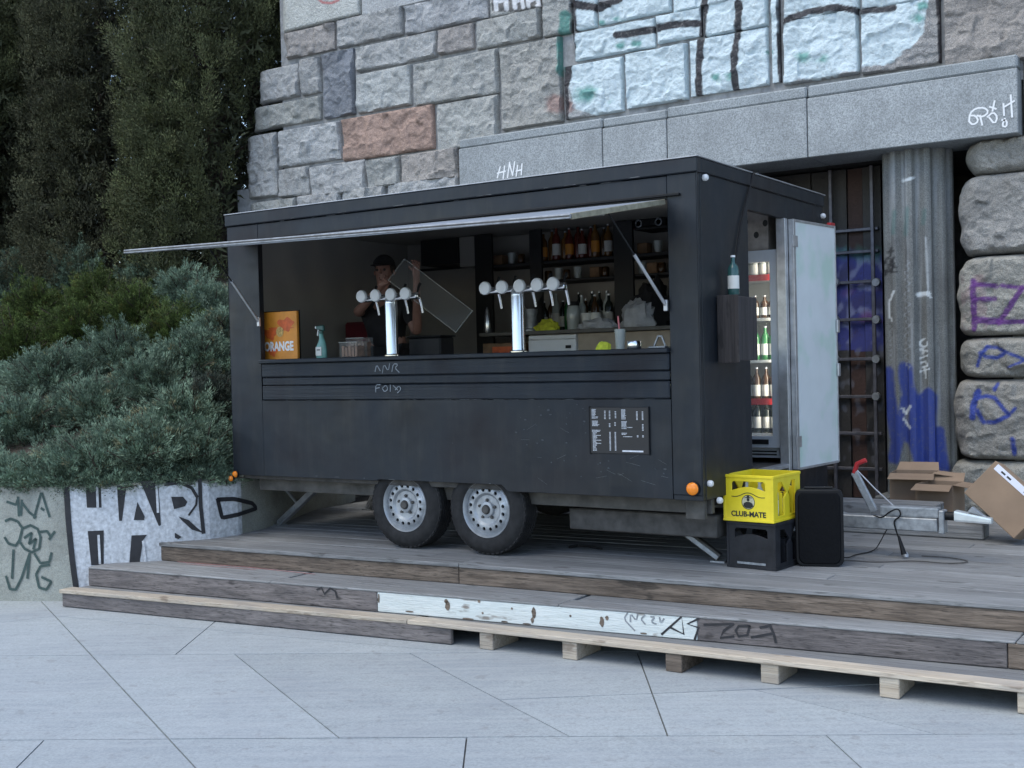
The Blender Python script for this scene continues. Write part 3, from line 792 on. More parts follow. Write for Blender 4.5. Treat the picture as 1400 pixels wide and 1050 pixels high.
def stone(parent, x0, x1, z0, z1, y, seed, proud=.028, paint=None, res=.03, tint=(1,1,1), smoothf=False, round_=.016, leftround=0.0, name='stone', bulge=0):
    gap = .0032; x0 += gap; x1 -= gap; z0 += gap; z1 -= gap
    w, h = x1-x0, z1-z0; nx = max(6, int(w/res)); nz = max(5, int(h/res))
    V_ = []; cols = []
    rr = np.random.default_rng(seed*7+3); nf = max(6, int(w*h*rr.uniform(35, 85)))
    FC = np.stack([rr.uniform(x0, x1, nf), rr.uniform(z0, z1, nf)], 1); FG = rr.normal(0, .15, (nf, 2)); FG[:, 1] += .05; FH = rr.normal(0, .011, nf)
    nf2 = nf*5; FC2 = np.stack([rr.uniform(x0, x1, nf2), rr.uniform(z0, z1, nf2)], 1); FG2 = rr.normal(0, .26, (nf2, 2)); FH2 = rr.normal(0, .003, nf2)
    gx_, gz_ = np.meshgrid(x0+w*np.arange(nx+1)/nx, z0+h*np.arange(nz+1)/nz)
    Q = np.stack([gx_.ravel(), gz_.ravel()], 1)
    Qw = Q+.016*np.stack([np.sin(Q[:, 1]*31+seed)+np.sin(Q[:, 0]*53), np.sin(Q[:, 0]*29+seed)+np.sin(Q[:, 1]*47)], 1)
    def facet(C, Gd, H):
        out = np.empty(len(Qw))
        for s0 in range(0, len(Qw), 4000):
            q = Qw[s0:s0+4000]; d2 = ((q[:, None, :]-C[None])**2).sum(2)
            i1 = d2.argmin(1); r_ = np.arange(len(q)); dm = d2[r_, i1].copy(); d2[r_, i1] = 9; i2 = d2.argmin(1); dn = d2[r_, i2]
            t1 = H[i1]+((q-C[i1])*Gd[i1]).sum(1); t2 = H[i2]+((q-C[i2])*Gd[i2]).sum(1)
            b = np.clip((np.sqrt(dn)-np.sqrt(dm))/.018, 0, 1); out[s0:s0+4000] = t1*(.5+.5*b)+t2*(.5-.5*b)
        return out
    FA = facet(FC, FG, FH)+facet(FC2, FG2, FH2)*.8
    tiltx, tiltz = random.uniform(-.012, .012), random.uniform(.0, .025)
    for j in range(nz+1):
        for i in range(nx+1):
            s, t = i/nx, j/nz
            ex = min(s*w, (1-s)*w); ez = min(t*h, (1-t)*h)
            X, Z = x0+s*w, z0+t*h
            wx = .05*noise.noise((X*5, Z*5, seed+.3)); wz = .05*noise.noise((X*5, Z*5, seed+8.3))
            n1 = fbm(X*2.4+seed*3.1, Z*3.0, seed*1.7, 3)
            e = min(ex, ez)
            r1 = 1-2.2*abs(noise.noise(((X+wx)*7, (Z+wz)*9, seed*.7)))
            r2 = 1-2.2*abs(noise.noise(((X-wz)*15, (Z+wx)*19, seed*.7+3)))
            r3 = noise.noise((X*38, Z*46, seed))+.6*noise.noise((X*75, Z*90, seed))
            k = min(1, e/(round_*(.5+1.1*abs(noise.noise((X*8, Z*8, seed))))))
            k = math.sin(k*math.pi/2)
            if smoothf: d = proud*min(1, e/.012)+.004*n1+.002*r3
            else:
                d = k*(proud+tiltx*2*(s-.5)+.030*n1+FA[j*(nx+1)+i]*.58+.004*r1+.004*r2+.0035*r3+tiltz*(t-.5))
                d = max(d, .003*k)
            Y = y-d
            if leftround:
                q = max(0, 1-s*w/leftround); Y += .22*q**2.2*1.0
            if leftround and bulge: X += .03*noise.noise((Z*7, seed, 1))+bulge*(1-math.sqrt(max(0, 1-abs(2*t-1)**2.6)))*max(0, 1-s*w/.35)
            V_.append((X, Y, Z))
    fs = [(j*(nx+1)+i, j*(nx+1)+i+1, (j+1)*(nx+1)+i+1, (j+1)*(nx+1)+i) for j in range(nz) for i in range(nx)]
    bd = [i for i in range(nx+1)]+[(j*(nx+1)+nx) for j in range(1, nz+1)]+[nz*(nx+1)+i for i in range(nx-1, -1, -1)]+[j*(nx+1) for j in range(nz-1, 0, -1)]
    b0 = len(V_); back = y+.10
    for i in bd: V_.append((V_[i][0], max(back, V_[i][1]+.05), V_[i][2]))
    k = len(bd); fs += [(bd[i], b0+i, b0+(i+1) % k, bd[(i+1) % k]) for i in range(k)]
    off = LOC[parent.name]
    me = bpy.data.meshes.new(name); me.from_pydata([tuple(Vector(p)-off) for p in V_], [], fs)
    me.materials.append(MT['stone'])
    at = me.color_attributes.new('paint', 'FLOAT_COLOR', 'POINT')
    if paint:
        for i, p in enumerate(V_):
            u, v = proj((p[0], y-.04, p[2])); c = paint(u, v)
            at.data[i].color = c if c else (0,0,0,0)
    else:
        at.data.foreach_set('color', np.zeros(len(V_)*4, dtype=np.float32))
    for p in me.polygons: p.use_smooth = True
    me.set_sharp_from_angle(angle=R(55))
    ob = bpy.data.objects.new(name, me); COL.objects.link(ob); ob.parent = parent; LOC[ob.name] = off
    t = random.uniform(.86, 1.10); ob.color = (tint[0]*t, tint[1]*t, tint[2]*t*random.uniform(.97, 1.04), 1)
    return ob
mw = thing('monument_wall', 'rough granite block wall with graffiti, behind the black trailer', 'wall', (1,YW,0))
# (left-top px, right-bottom px, tint, smooth)
G = (1,1,1); PINK = (1.05,.72,.62); DK = (.62,.66,.74); WARM = (.98,.90,.85)
ST = [((372,-30),(493,20),(1.25,1.27,1.28),1), ((494,-55),(640,-10),(1.2,1.22,1.25),1),
 ((376,49),(458,67),WARM,0), ((461,28),(551,47),G,0), ((554,8),(668,24),(1.02,1.03,1.05),0), ((671,-18),(740,11),G,0), ((742,-22),(783,45),G,0),
 ((487,65),(597,77),G,0), ((599,41),(648,66),WARM,0), ((651,29),(740,51),G,0),
 ((343,100),(409,131),G,0), ((411,81),(439,126),G,0), ((441,74),(485,156),DK,0), ((335,150),(439,163),G,0),
 ((488,102),(562,143),(1.03,1.05,1.08),0), ((565,88),(682,127),G,0), ((684,66),(770,166),(.92,.90,.86),0),
 ((382,179),(467,217),(1.05,1.06,1.08),0), ((469,163),(594,203),PINK,0), ((597,143),(682,195),G,0),
 ((326,189),(380,268),G,0), ((382,232),(424,266),G,0), ((426,228),(500,261),G,0), ((502,219),(547,253),G,0), ((549,212),(627,243),WARM,0),
 ((330,279),(405,312),G,0), ((407,268),(466,318),G,0), ((468,260),(528,310),G,0), ((530,251),(627,297),G,0),
 ((785,-10),(816,37),G,0), ((818,4),(918,15),G,0), ((785,46),(896,64),G,0), ((898,22),(960,49),G,0),
 ((920,-17),(1050,-8),G,0), ((962,7),(1050,35),G,0),
 ((772,91),(853,152),G,0), ((855,74),(941,136),G,0), ((943,56),(1051,116),G,0),
 ((1053,-30),(1068,112),G,0), ((1070,30),(1175,101),G,0), ((1177,14),(1287,86),(.9,.87,.86),0), ((1070,-28),(1175,13),G,0), ((1177,-45),(1287,-4),G,0),
 ((1289,-80),(1500,66),(.80,.73,.70),0)]
for k, (a, b, t, sm) in enumerate(ST):
    p, q = ony(*a, YW), ony(*b, YW)
    pt = paint_upper if (a[0] > 660 and a[1] < 150) or (430 < a[0]+60 < 500 and a[1] < 0) else None
    stone(mw, p.x, q.x, q.z, p.z, YW, k+1, proud=.026 if not sm else .03, paint=pt, res=.0105 if pt else .015, tint=t, smoothf=bool(sm), leftround=.28 if a[0] < 380 else 0)
# rows below, partly seen at the left end and hidden behind the trailer; rows above the frame
def fill_row(z0, z1, x0, x1, seed):
    x = x0; k = 0
    while x < x1-.2:
        w = min(random.uniform(.55, 1.2), x1-x)
        if x1-x-w < .3: w = x1-x
        stone(mw, x, x+w, z0, z1, YW, seed+k, res=.05, leftround=.28 if k == 0 else 0); x += w; k += 1
zt0 = ony(405, 312, YW).z
for j, (zz, h) in enumerate(((zt0, .40), (zt0-.40, .55), (zt0-.95, .45), (zt0-1.4, .6), (zt0-2.0, .9))):
    fill_row(zz-h, zz, -3.55-.13*j, 0.0, 100+j*9)
ztop = ony(372, -30, YW).z
for j in range(3): fill_row(ztop+j*.62, ztop+.6+j*.62, -3.25+.1*j, 7.6, 160+j*13)
MB().box(ony(380,20,YW).x, 7.6, YW+.035, YW+.5, 3.45, 7.2).build('wall_core', MT['mortar'], mw)
MB().box(-3.35, -.05, YW+.035, YW+.5, -.3, 3.452).build('wall_core', MT['mortar'], mw)
MB().box(-.05, 3.0, YW+.035, YW+.4, -.3, 3.451).build('wall_core', MT['mortar'], mw)
MB().box(-2.9, 7.6, YW+.5, YW+2.5, 3.6, 7.2).build('wall_core', MT['mortar'], mw)
# lintel blocks
zb = .5*(ony(1020,227,YW-.12).z+ony(1393,179,YW-.12).z); ztl = ony(1392,70,YW-.12).z-.02
xs = [ony(627,225,YW-.12).x, ony(823,180,YW-.12).x, ony(911,160,YW-.12).x, ony(1103,150,YW-.12).x, ony(1392,130,YW-.12).x]
for k, (a, b) in enumerate(zip(xs, xs[1:])):
    ob = MB().box(a+.004, b-.004, YW-.12, YW+.45, zb, ztl-.10-.004*(k % 2)).build('lintel_block', MT['lintel'], mw, bevel=.006)
    ob.color = (1.0+.05*(k % 2),)*3+(1,)
    ob = MB().box(a+.004, b-.004, YW-.112+.006*(k % 2), YW+.45, ztl-.096, ztl+random.uniform(-.01, .01)).build('lintel_block', MT['lintel'], mw, bevel=.014)
    ob.color = (.92,.94,.95,1)
def wall_stroke(lst, w, mat, y, name, par):
    mb = MB()
    for k, pl in enumerate(lst):
        P = [ony(*p, y) for p in pl]
        mb.stroke([(p.x, p.z) for p in P], w, lambda a, b, c: Vector((a, y-.0015-c, b)), .0004*k)
    return mb.build(name, mat, par)
wall_stroke([[(1325,166),(1326,155),(1334,148),(1346,147),(1352,153),(1344,160),(1336,158)],[(1326,158),(1334,158),(1338,166),(1330,171),(1325,166)],[(1340,158),(1343,171)],[(1352,160),(1360,170),(1364,160),(1358,153),(1350,160)],
   [(1374,162),(1370,172),(1376,174),(1377,165),(1370,164)],[(1353,146),(1362,149)],[(1360,138),(1357,152)],[(1372,142),(1373,158)],[(1382,130),(1384,160)],[(1372,147),(1387,138)]], .014, MT['white'], YW-.12, 'white_marker_tag', mw)
wall_stroke([[(680,243),(684,228)],[(688,244),(690,227)],[(680,237),(691,234)],[(694,243),(697,222)],[(697,224),(701,240)],[(701,240),(704,221)],[(706,241),(708,226)],[(713,239),(714,224)],[(706,234),(714,232)]], .015, MT['white'], YW-.12, 'white_marker_tag', mw)

for k, (a, b) in enumerate(((xs[-1]+.01, 6.3), (6.3, 7.6))):
    stone(mw, a, b, zb-.02, 3.66, YW+.03, 380+k, res=.03, tint=(.80,.76,.72))
MB().box(xs[-1]+.01, 7.6, YW+.1, YW+.5, zb-.05, 3.6).build('wall_core', MT['mortar'], mw)
# recess behind the lintel
rc = thing('entrance_recess', 'dark recess between the granite column and rough pier', 'recess', (4.5,5,0))
MB().box(2.0, 6.5, 5.4, 5.5, 0, 3.7).build('back_wall', MT['steel_dark'], rc)
MB().box(2.9, 6.5, YW+.46, 5.4, zb+.02, zb+.1).build('soffit', MT['steel_dark'], rc)
MB().box(2.85, 2.95, YW+.42, 5.4, 0, zb).build('side_wall', MT['steel_dark'], rc)
# column: fluted
cl = ony(1207,230,3.62).x; cr = ony(1303,230,3.62).x; cx = (cl+cr)/2; cr_ = (cr-cl)/2
clm = thing('fluted_column', 'fluted grey granite column with scribbles and blue paint at its foot', 'column', (cx,3.62,0))
prof = []
NF = 12
for k in range(NF*12):
    t = 2*math.pi*k/(NF*12); ph = (k % 12)/12
    r = cr_-(.055*math.sin(math.pi*min(1, max(0, (ph-.15)/.7))) if .15 < ph < .85 else 0)
    prof.append((cx+r*math.cos(t), 3.62+r*math.sin(t)))
n = len(prof); zs = list(np.arange(.14, zb, .012))+[zb]
shaft = MB().add([(x, y, z) for z in zs for x, y in prof], [(i*n+j, i*n+(j+1) % n, (i+1)*n+(j+1) % n, (i+1)*n+j) for i in range(len(zs)-1) for j in range(n)]).build('shaft', MT['column'], clm, smooth=True)
paint_mesh(shaft, paint_column)
bb_ = MB().box(cx-cr_-.03, cx+cr_+.03, 3.62-cr_-.03, 3.62+cr_+.03, 0.001, .139).build('base_block', MT['column'], clm, bevel=.01)
bb_.data.color_attributes.new('paint', 'FLOAT_COLOR', 'POINT').data.foreach_set('color', np.zeros(len(bb_.data.vertices)*4, dtype=np.float32))
# pier of rough stones right of the recess
pier = thing('rough_stone_pier', 'pier of bulging granite blocks with purple and blue graffiti', 'pier', (5.3,3.4,0))
YP = 3.42
for k, (u, v0, v1) in enumerate(((1331,192,241),(1319,242,351),(1318,352,461),(1321,462,518),(1313,519,628),(1309,629,705))):
    p, q = ony(u, v0, YP), ony(u, v1, YP)
    tn = (.86,.82,.76) if k != 4 else (.80,.76,.72); xm = (5.42, 5.95, 6.1, 5.75, 6.05, 5.9)[k]
    stone(pier, p.x-.10, xm, q.z+.004, p.z, YP, 300+k, proud=.09, bulge=.10, paint=paint_pier, res=.0125, tint=tn, round_=.07, leftround=.20)
    stone(pier, xm, 6.75, q.z+.004, p.z, YP, 320+k, proud=.07, res=.025, tint=tn, round_=.05)
    stone(pier, 6.75, 7.6, q.z+.004, p.z, YP, 340+k, proud=.07, res=.03, tint=tn, round_=.05)
MB().box(5.2, 7.6, YP+.1, 5.4, 0.0, zb).build('pier_core', MT['mortar'], pier)

# gate
gy = 4.05
gt = thing('iron_gate', 'tall dark iron gate with riveted bars and blue graffiti', 'gate', (4,gy,0))
gx0, gx1 = ony(1108,450,gy).x-.9, ony(1208,450,gy).x
bx = [gx0]+[ony(u, 450, gy).x for u in (1112,1142,1161,1182)]+[gx1]
for k, (a, b) in enumerate(zip(bx, bx[1:])):
    yb_ = gy+.02*(k % 2); nu = max(2, int((b-a)/.014)); nv = int((zb-.03)/.016); m_ = MB()
    m_.v = [V(a+.004+(b-a-.008)*i_/nu, yb_, .03+(zb-.03)*j_/nv) for j_ in range(nv+1) for i_ in range(nu+1)]
    m_.f = [(j_*(nu+1)+i_, j_*(nu+1)+i_+1, (j_+1)*(nu+1)+i_+1, (j_+1)*(nu+1)+i_) for j_ in range(nv) for i_ in range(nu)]
    m_.box(a+.004, b-.004, yb_+.001, gy+.06, .03, zb)
    ob = m_.build('gate_board', MT['gate_rust' if k in (3,) else 'gate'], gt)
    paint_mesh(ob, paint_gate)
for v in (315,345,386,437,491,542,592,640):
    z = ony(1170, v, gy).z
    MB().box(gx0, gx1-.02, gy-.05, gy-.02, z-.014, z+.014).build('cross_bar', MT['gate_iron'], gt, bevel=.004)
    for u in (1142, 1198):
        c = ony(u, v, gy-.06)
        if v in (386,437,491,542): MB().lathe([(.012,.03),(.034,.03),(.04,.012),(.04,0),(.0,0)], 14, (c.x, gy-.05, c.z), (0,-1,0)).build('rosette', MT['galv'], gt, smooth=True)
for u in (1142, 1198):
    x = ony(u, 450, gy).x
    MB().box(x-.016, x+.016, gy-.075, gy-.051, .05, zb).build('upright_bar', MT['gate_iron'], gt, bevel=.004)

# ================================================================== TRAILER
TL, TW, TZ, TB = 4.068, 2.302, 2.56, .459
FZ = .56        # interior floor
tr = thing('food_trailer', 'black painted two-axle drinks trailer with its serving flap raised', 'trailer', (2.0,1.1,0))
x0w, x1w, z0w, z1w = .34, 3.868, 1.40, 2.325
th = .05
B('front_corner_panel', MT['black'], tr, 0, x0w-.004, 0, th, .492, 2.465)
B('front_corner_panel', MT['black'], tr, x1w, TL-.0025, 0, th, .492, 2.468)
lp = [(x0w-.0,1.085),(x0w-.0,.494),(1.47,.494),(1.47,.492),(1.50,.488),(2.60,.482),(2.66,.458),(x1w-.002,.458),(x1w-.002,1.085)]
lp = [(.336,1.085),(.336,.494),(1.46,.494),(1.50,.505),(2.58,.505),(2.63,.462),(x1w-.004,.462),(x1w-.004,1.085)]
MB().plate(lp, [], th, lambda a, b, c: Vector((a, .002+c, b))).build('front_lower_panel', MT['black'], tr, bevel=.002)
B('skirt', MT['black'], tr, x1w+.002, TL-.003, .003, th, .459, .491)
for k, (a, b, d) in enumerate(((1.089,1.198,.0),(1.202,1.262,.004),(1.266,1.372,-.003))):
    B('counter_board', MT['blackw'], tr, x0w+.012, x1w-.006, -.012+d, .04, a, b, bevel=.007)
B('sill_board', MT['blackw'], tr, x0w+.008, x1w-.003, -.045, .30, 1.374, 1.404, bevel=.005)
B('header_panel', MT['black'], tr, x0w-.002, x1w-.002, .001, th, z1w, 2.464)
B('roof_trim', MT['black'], tr, -.012, TL+.012, -.016, .05, 2.470, TZ, bevel=.006)
B('roof_trim', MT['black'], tr, TL-.002, TL+.013, .0505, TW+.01, 2.472, TZ-.001, bevel=.006)
B('roof_trim_cap', MT['alud'], tr, -.014, TL+.016, -.020, .02, TZ+.001, TZ+.008, bevel=.002)
B('roof_trim_cap', MT['alud'], tr, TL-.01, TL+.018, .0205, TW+.03, TZ+.001, TZ+.009, bevel=.002)
B('roof', MT['alud'], tr, .0, TL-.003, .051, TW, 2.50, 2.557)
B('flap_rail', MT['plastic_black'], tr, .15, 3.96, -.022, .0, 2.336, 2.352)
# paint flakes along the edges
mb = MB()
for k in range(90):
    x = random.uniform(.36, 3.8); z = random.choice((.466, 1.0845, 1.0845, 1.0845, 2.338, 2.464, 2.475))
    if k < 24: x, z = random.uniform(1.9, 3.5), 1.0845
    if z == .466 and x < 2.62: z = .508
    w = random.uniform(.01, .12); h = random.uniform(.0015, .0045)
    yy = -.0168 if z == 2.475 else -.0006
    mb.add([(x, yy, z), (x+w, yy, z+.0006), (x+w*.8, yy, z+h), (x+w*.2, yy, z+h*.7)], [(0,1,2,3)])
for k in range(16):                        # fine scratches
    x, z = random.uniform(2.7, 3.85), random.uniform(.56, 1.06); a = random.uniform(-.6, .6); l_ = random.uniform(.03, .12)
    if 3.2 < x < 3.75: z = random.uniform(.56, .72)
    if x+l_ > 3.85: continue
    mb.add([(x, -.0007, z), (x+l_*math.cos(a), -.0007, z+l_*math.sin(a)), (x+l_*math.cos(a), -.0007, z+l_*math.sin(a)+.0016), (x, -.0007, z+.0012)], [(0,1,2,3)])
mb.build('paint_flakes', simple('bare_primer', (.13,.135,.14), .8, var=.3, scale=40), tr)['kind'] = 'stuff'
mb = MB()
for k in range(46):
    x = random.gauss(3.1, .28); z = random.uniform(.55, 1.06); s_ = random.uniform(.003, .009); a = random.uniform(0, 3)
    if k > 36: x, z = random.uniform(3.7, 3.95), random.uniform(.55, 1.0)
    if 3.27 < x < 3.72 and .73 < z < 1.04 or x > 3.85: continue
    mb.add([(x+s_*random.uniform(.6, 2.2)*math.cos(a+j*1.57), -.0008, z+s_*random.uniform(.5, 1.2)*math.sin(a+j*1.57)) for j in range(4)], [(0,1,2,3)])
mb.build('paint_chips', simple('chipped_grey', (.055,.062,.07), .8, var=.2, scale=40), tr)['kind'] = 'stuff'
def ff(a, b, c): return Vector((a, -.0165-c, b))
def pxf(u, v): p = ony(u, v, -.015); return (p.x, p.z)
mb = MB()
for k, pl in enumerate(([(513,508),(515,498),(520,507)],[(523,510),(525,497),(531,508),(533,497)],[(536,508),(538,497),(545,498),(540,503),(546,509)],
       [(514,536),(514,526),(520,526)],[(514,531),(519,530)],[(523,531),(528,526),(531,532),(526,536),(523,531)],[(534,526),(534,535)],[(538,527),(544,533)],[(544,537),(549,532),(546,527),(541,533)])):
    mb.stroke([pxf(*p) for p in pl], .007, ff, .0003*k)
mb.build('scratched_tag', MT['chalk'], tr)['kind'] = 'stuff'
# end wall with door opening
y0d, y1d = .80, 1.45
B('end_wall_panel', MT['black'], tr, TL-.045, TL, .0515, y0d, .459, 2.471)
B('end_wall_panel', MT['black'], tr, TL-.045, TL, y1d+.07, TW, .300, 2.471)
B('end_wall_panel', MT['black'], tr, TL-.045, TL, y0d+.001, y1d+.069, 2.315, 2.471)
B('end_wall_panel', MT['black'], tr, TL-.045, TL, y0d+.001, y1d+.069, .30, .535)
B('door_threshold', MT['alud'], tr, TL-.06, TL+.012, y0d+.002, y1d+.05, .537, .565)
B('door_post', MT['alu'], tr, TL-.05, TL+.018, y1d-.01, y1d+.045, .50, 2.313)
B('corner_moulding', MT['black'], tr, TL-.0015, TL+.004, -.004, .012, .462, 2.468, bevel=.001)
B('back_wall', MT['intwall'], tr, .0, TL-.05, TW-.05, TW, .459, 2.498)
B('left_wall', MT['intwall'], tr, .0, .045, .052, TW-.052, .459, 2.498)
B('ceiling', MT['intwall'], tr, .05, TL-.05, .055, TW-.055, 2.47, 2.498)
B('floor', MT['steel_dark'], tr, .05, TL-.05, .055, TW-.055, FZ-.05, FZ)
B('counter_top', MT['intdark'], tr, x0w, x1w, .052, .62, 1.372, 1.398)
B('counter_back', MT['intdark'], tr, .35, 3.8, .56, .60, FZ+.01, 1.37)
B('left_side_outer', MT['black'], tr, -.006, -.0005, .0, TW, .459, 2.468)
# door leaf folded back
da = R(6); hx, hy = TL+.022, y1d+.055
def dfn(a, b, c): return Vector((hx+a*math.sin(da)+c*math.cos(da), hy+a*math.cos(da)-c*math.sin(da), b))
zd0, zd1 = .525, 2.305; dw = .705
door = MB().hexa([dfn(0,zd0,0),dfn(dw,zd0,0),dfn(dw,zd0,.03),dfn(0,zd0,.03),dfn(0,zd1,0),dfn(dw,zd1,0),dfn(dw,zd1,.03),dfn(0,zd1,.03)]).build('door', MT['whiteish'], tr, bevel=.003, label='pale blue-white door folded back against the end wall')
def dbar(a0, a1, b0, b1, c0, c1, nm, m, bevel=.002):
    return MB().hexa([dfn(a0,b0,c0),dfn(a1,b0,c0),dfn(a1,b0,c1),dfn(a0,b0,c1),dfn(a0,b1,c0),dfn(a1,b1,c0),dfn(a1,b1,c1),dfn(a0,b1,c1)]).build(nm, m, door, bevel=bevel)
dbar(-.004, .03, zd0-.004, zd1+.004, -.004, .038, 'edge_profile', MT['alu'])
dbar(dw-.012, dw+.006, zd0-.004, zd1+.004, -.004, .036, 'edge_profile', MT['alu'])
dbar(.031, dw-.013, zd1-.014, zd1+.004, -.003, .036, 'edge_profile', MT['alu'])
dbar(.031, dw-.013, zd0-.01, zd0+.008, -.003, .036, 'edge_profile', MT['alud'])
for b in (1.55, 1.22): dbar(dw-.02, dw+.022, b-.05, b+.05, .03, .05, 'latch', MT['alu'], .006)
for b in (.72, 2.15): dbar(-.03, .05, b-.04, b+.04, .039, .046, 'hinge', MT['alu'])
dbar(dw-.07, dw+.01, zd1+.004, zd1+.026, 0, .03, 'corner_guard', MT['red'])
# serving flap
fl = MB(); c00 = V(.20,-.02,2.318); c10 = V(3.85,-.02,2.298); c01 = V(.135,-1.10,2.186); c11 = V(3.80,-1.08,2.118)
def flp(s, t, dz=0): return (c00*(1-s)+c10*s)*(1-t)+(c01*(1-s)+c11*s)*t+V(0,0,dz)
NS = 8
top = []; bot = []
for i in range(NS+1):
    for t in (0, .5, 1):
        s = i/NS; sag = -.012*math.sin(math.pi*s)*t
        bot.append(flp(s, t, sag)); top.append(flp(s, t, sag+.022))
m_ = len(bot)
fs = []
for i in range(NS):
    for t in range(2):
        a = i*3+t
        fs += [(a, a+1, a+4, a+3), (m_+a, m_+a+3, m_+a+4, m_+a+1)]
    a = i*3; fs += [(a, a+3, m_+a+3, m_+a), (a+2, m_+a+2, m_+a+5, a+5)]
fs += [(0, m_, m_+1, 1), (1, m_+1, m_+2, 2), (NS*3, NS*3+1, m_+NS*3+1, m_+NS*3), (NS*3+1, NS*3+2, m_+NS*3+2, m_+NS*3+1)]
flap = MB().add(bot+top, fs).build('serving_flap', simple('flap_underside', (.25,.28,.32), .5, .15, var=.15, scale=4), tr, label='raised serving flap with aluminium edging')
MB().bar(flp(0,1,.008)+V(-.012,0,0), flp(1,1,.008)+V(.012,0,0), .020, .026).build('edge_profile', MT['edge_alu'], flap, bevel=.003)
MB().bar(flp(0,1,.009)+V(-.010,-.0105,0), flp(1,1,.009)+V(.010,-.0105,0), .003, .008).build('edge_groove', MT['steel_dark'], flap)
MB().bar(flp(0,.0,.006)+V(-.008,0,0), flp(0,.99,.006)+V(-.008,0,0), .018, .028).build('edge_profile', MT['edge_alu'], flap, bevel=.003)
MB().bar(flp(1,.0,.006)+V(.008,0,0), flp(1,.99,.006)+V(.008,0,0), .018, .034).build('edge_profile', simple('grimy_edge_profile', (.30,.28,.21), .5, .4, var=.3, scale=20), flap, bevel=.003)
MB().bar(flp(0,.02,-.008), flp(1,.02,-.008), .03, .012).build('hinge_strip', MT['alu'], flap, bevel=.002)
MB().bar(flp(.02,.55,-.008), flp(.98,.55,-.014), .035, .014).build('stiffener', MT['alud'], flap, bevel=.002)
def strut(foot, head):
    st = MB().tube([foot, foot.lerp(head, .55)], .011, 10).build('gas_strut', MT['alu'], tr, smooth=True)
    MB().tube([foot.lerp(head, .55), head], .005, 8).build('rod', MT['plastic_black'], st, smooth=True)
    MB().bar(foot+V(0,0,-.035), foot+V(0,0,.035), .026, .02).build('bracket', MT['alu'], st, bevel=.003)
strut(V(.352,-.028,1.70), flp(.035,.42,-.005))
strut(V(3.858,-.028,1.665), flp(.965,.42,-.005))
# chassis
B('chassis_rail', MT['rail'], tr, .12, 4.05, .16, .21, .36, .455)
B('chassis_rail', MT['rail'], tr, .12, 4.05, 2.09, 2.14, .36, .455)
B('cross_member', MT['steel_dark'], tr, .10, .16, .20, 2.1, .38, .45)
B('cross_member', MT['steel_dark'], tr, 3.9, 3.96, .212, 2.08, .38, .45)
B('underfloor', MT['steel_dark'], tr, .02, TL-.06, .06, TW-.06, .461, .505)
tb = thing('storage_tray', '', '') if False else None
B('underslung_tray', MT['steel_dark'], tr, 2.93, 4.02, .30, .75, .185, .33, bevel=.008)
B('number_plate_bracket', MT['rail'], tr, 3.9, 4.03, .10, .14, .33, .45)
# support legs
def leg(foot, topp, sx, nm='support_leg'):
    l_ = MB().bar(topp, foot, .06, .05).build(nm, MT['alud'] if foot.x < 1 else MT['rail'], tr, bevel=.004)
    MB().bar(topp.lerp(foot, .5)+V(0,-.031,0), foot+V(0,-.031,0), .012, .03).build('inner_channel', MT['galv'], l_, bevel=.002)
    mid = topp.lerp(foot, .45)
    MB().bar(mid, V(mid.x-sx*.24, mid.y, min(.44, mid.z+.20)), .024, .018).build('brace', MT['galv'], l_, bevel=.002)
    MB().box(foot.x-.05, foot.x+.05, foot.y-.04, foot.y+.04, .001, .012).build('foot_plate', MT['galv'], l_)
leg(V(-.118,.62,.02), ony(430,670,.62), 1)
leg(V(3.948,.50,.03), ony(893,694,.40), -1)
leg(V(-.10,1.75,.02), V(.12,1.75,.36), 1)
leg(V(3.97,1.85,.03), V(3.62,1.85,.33), -1)
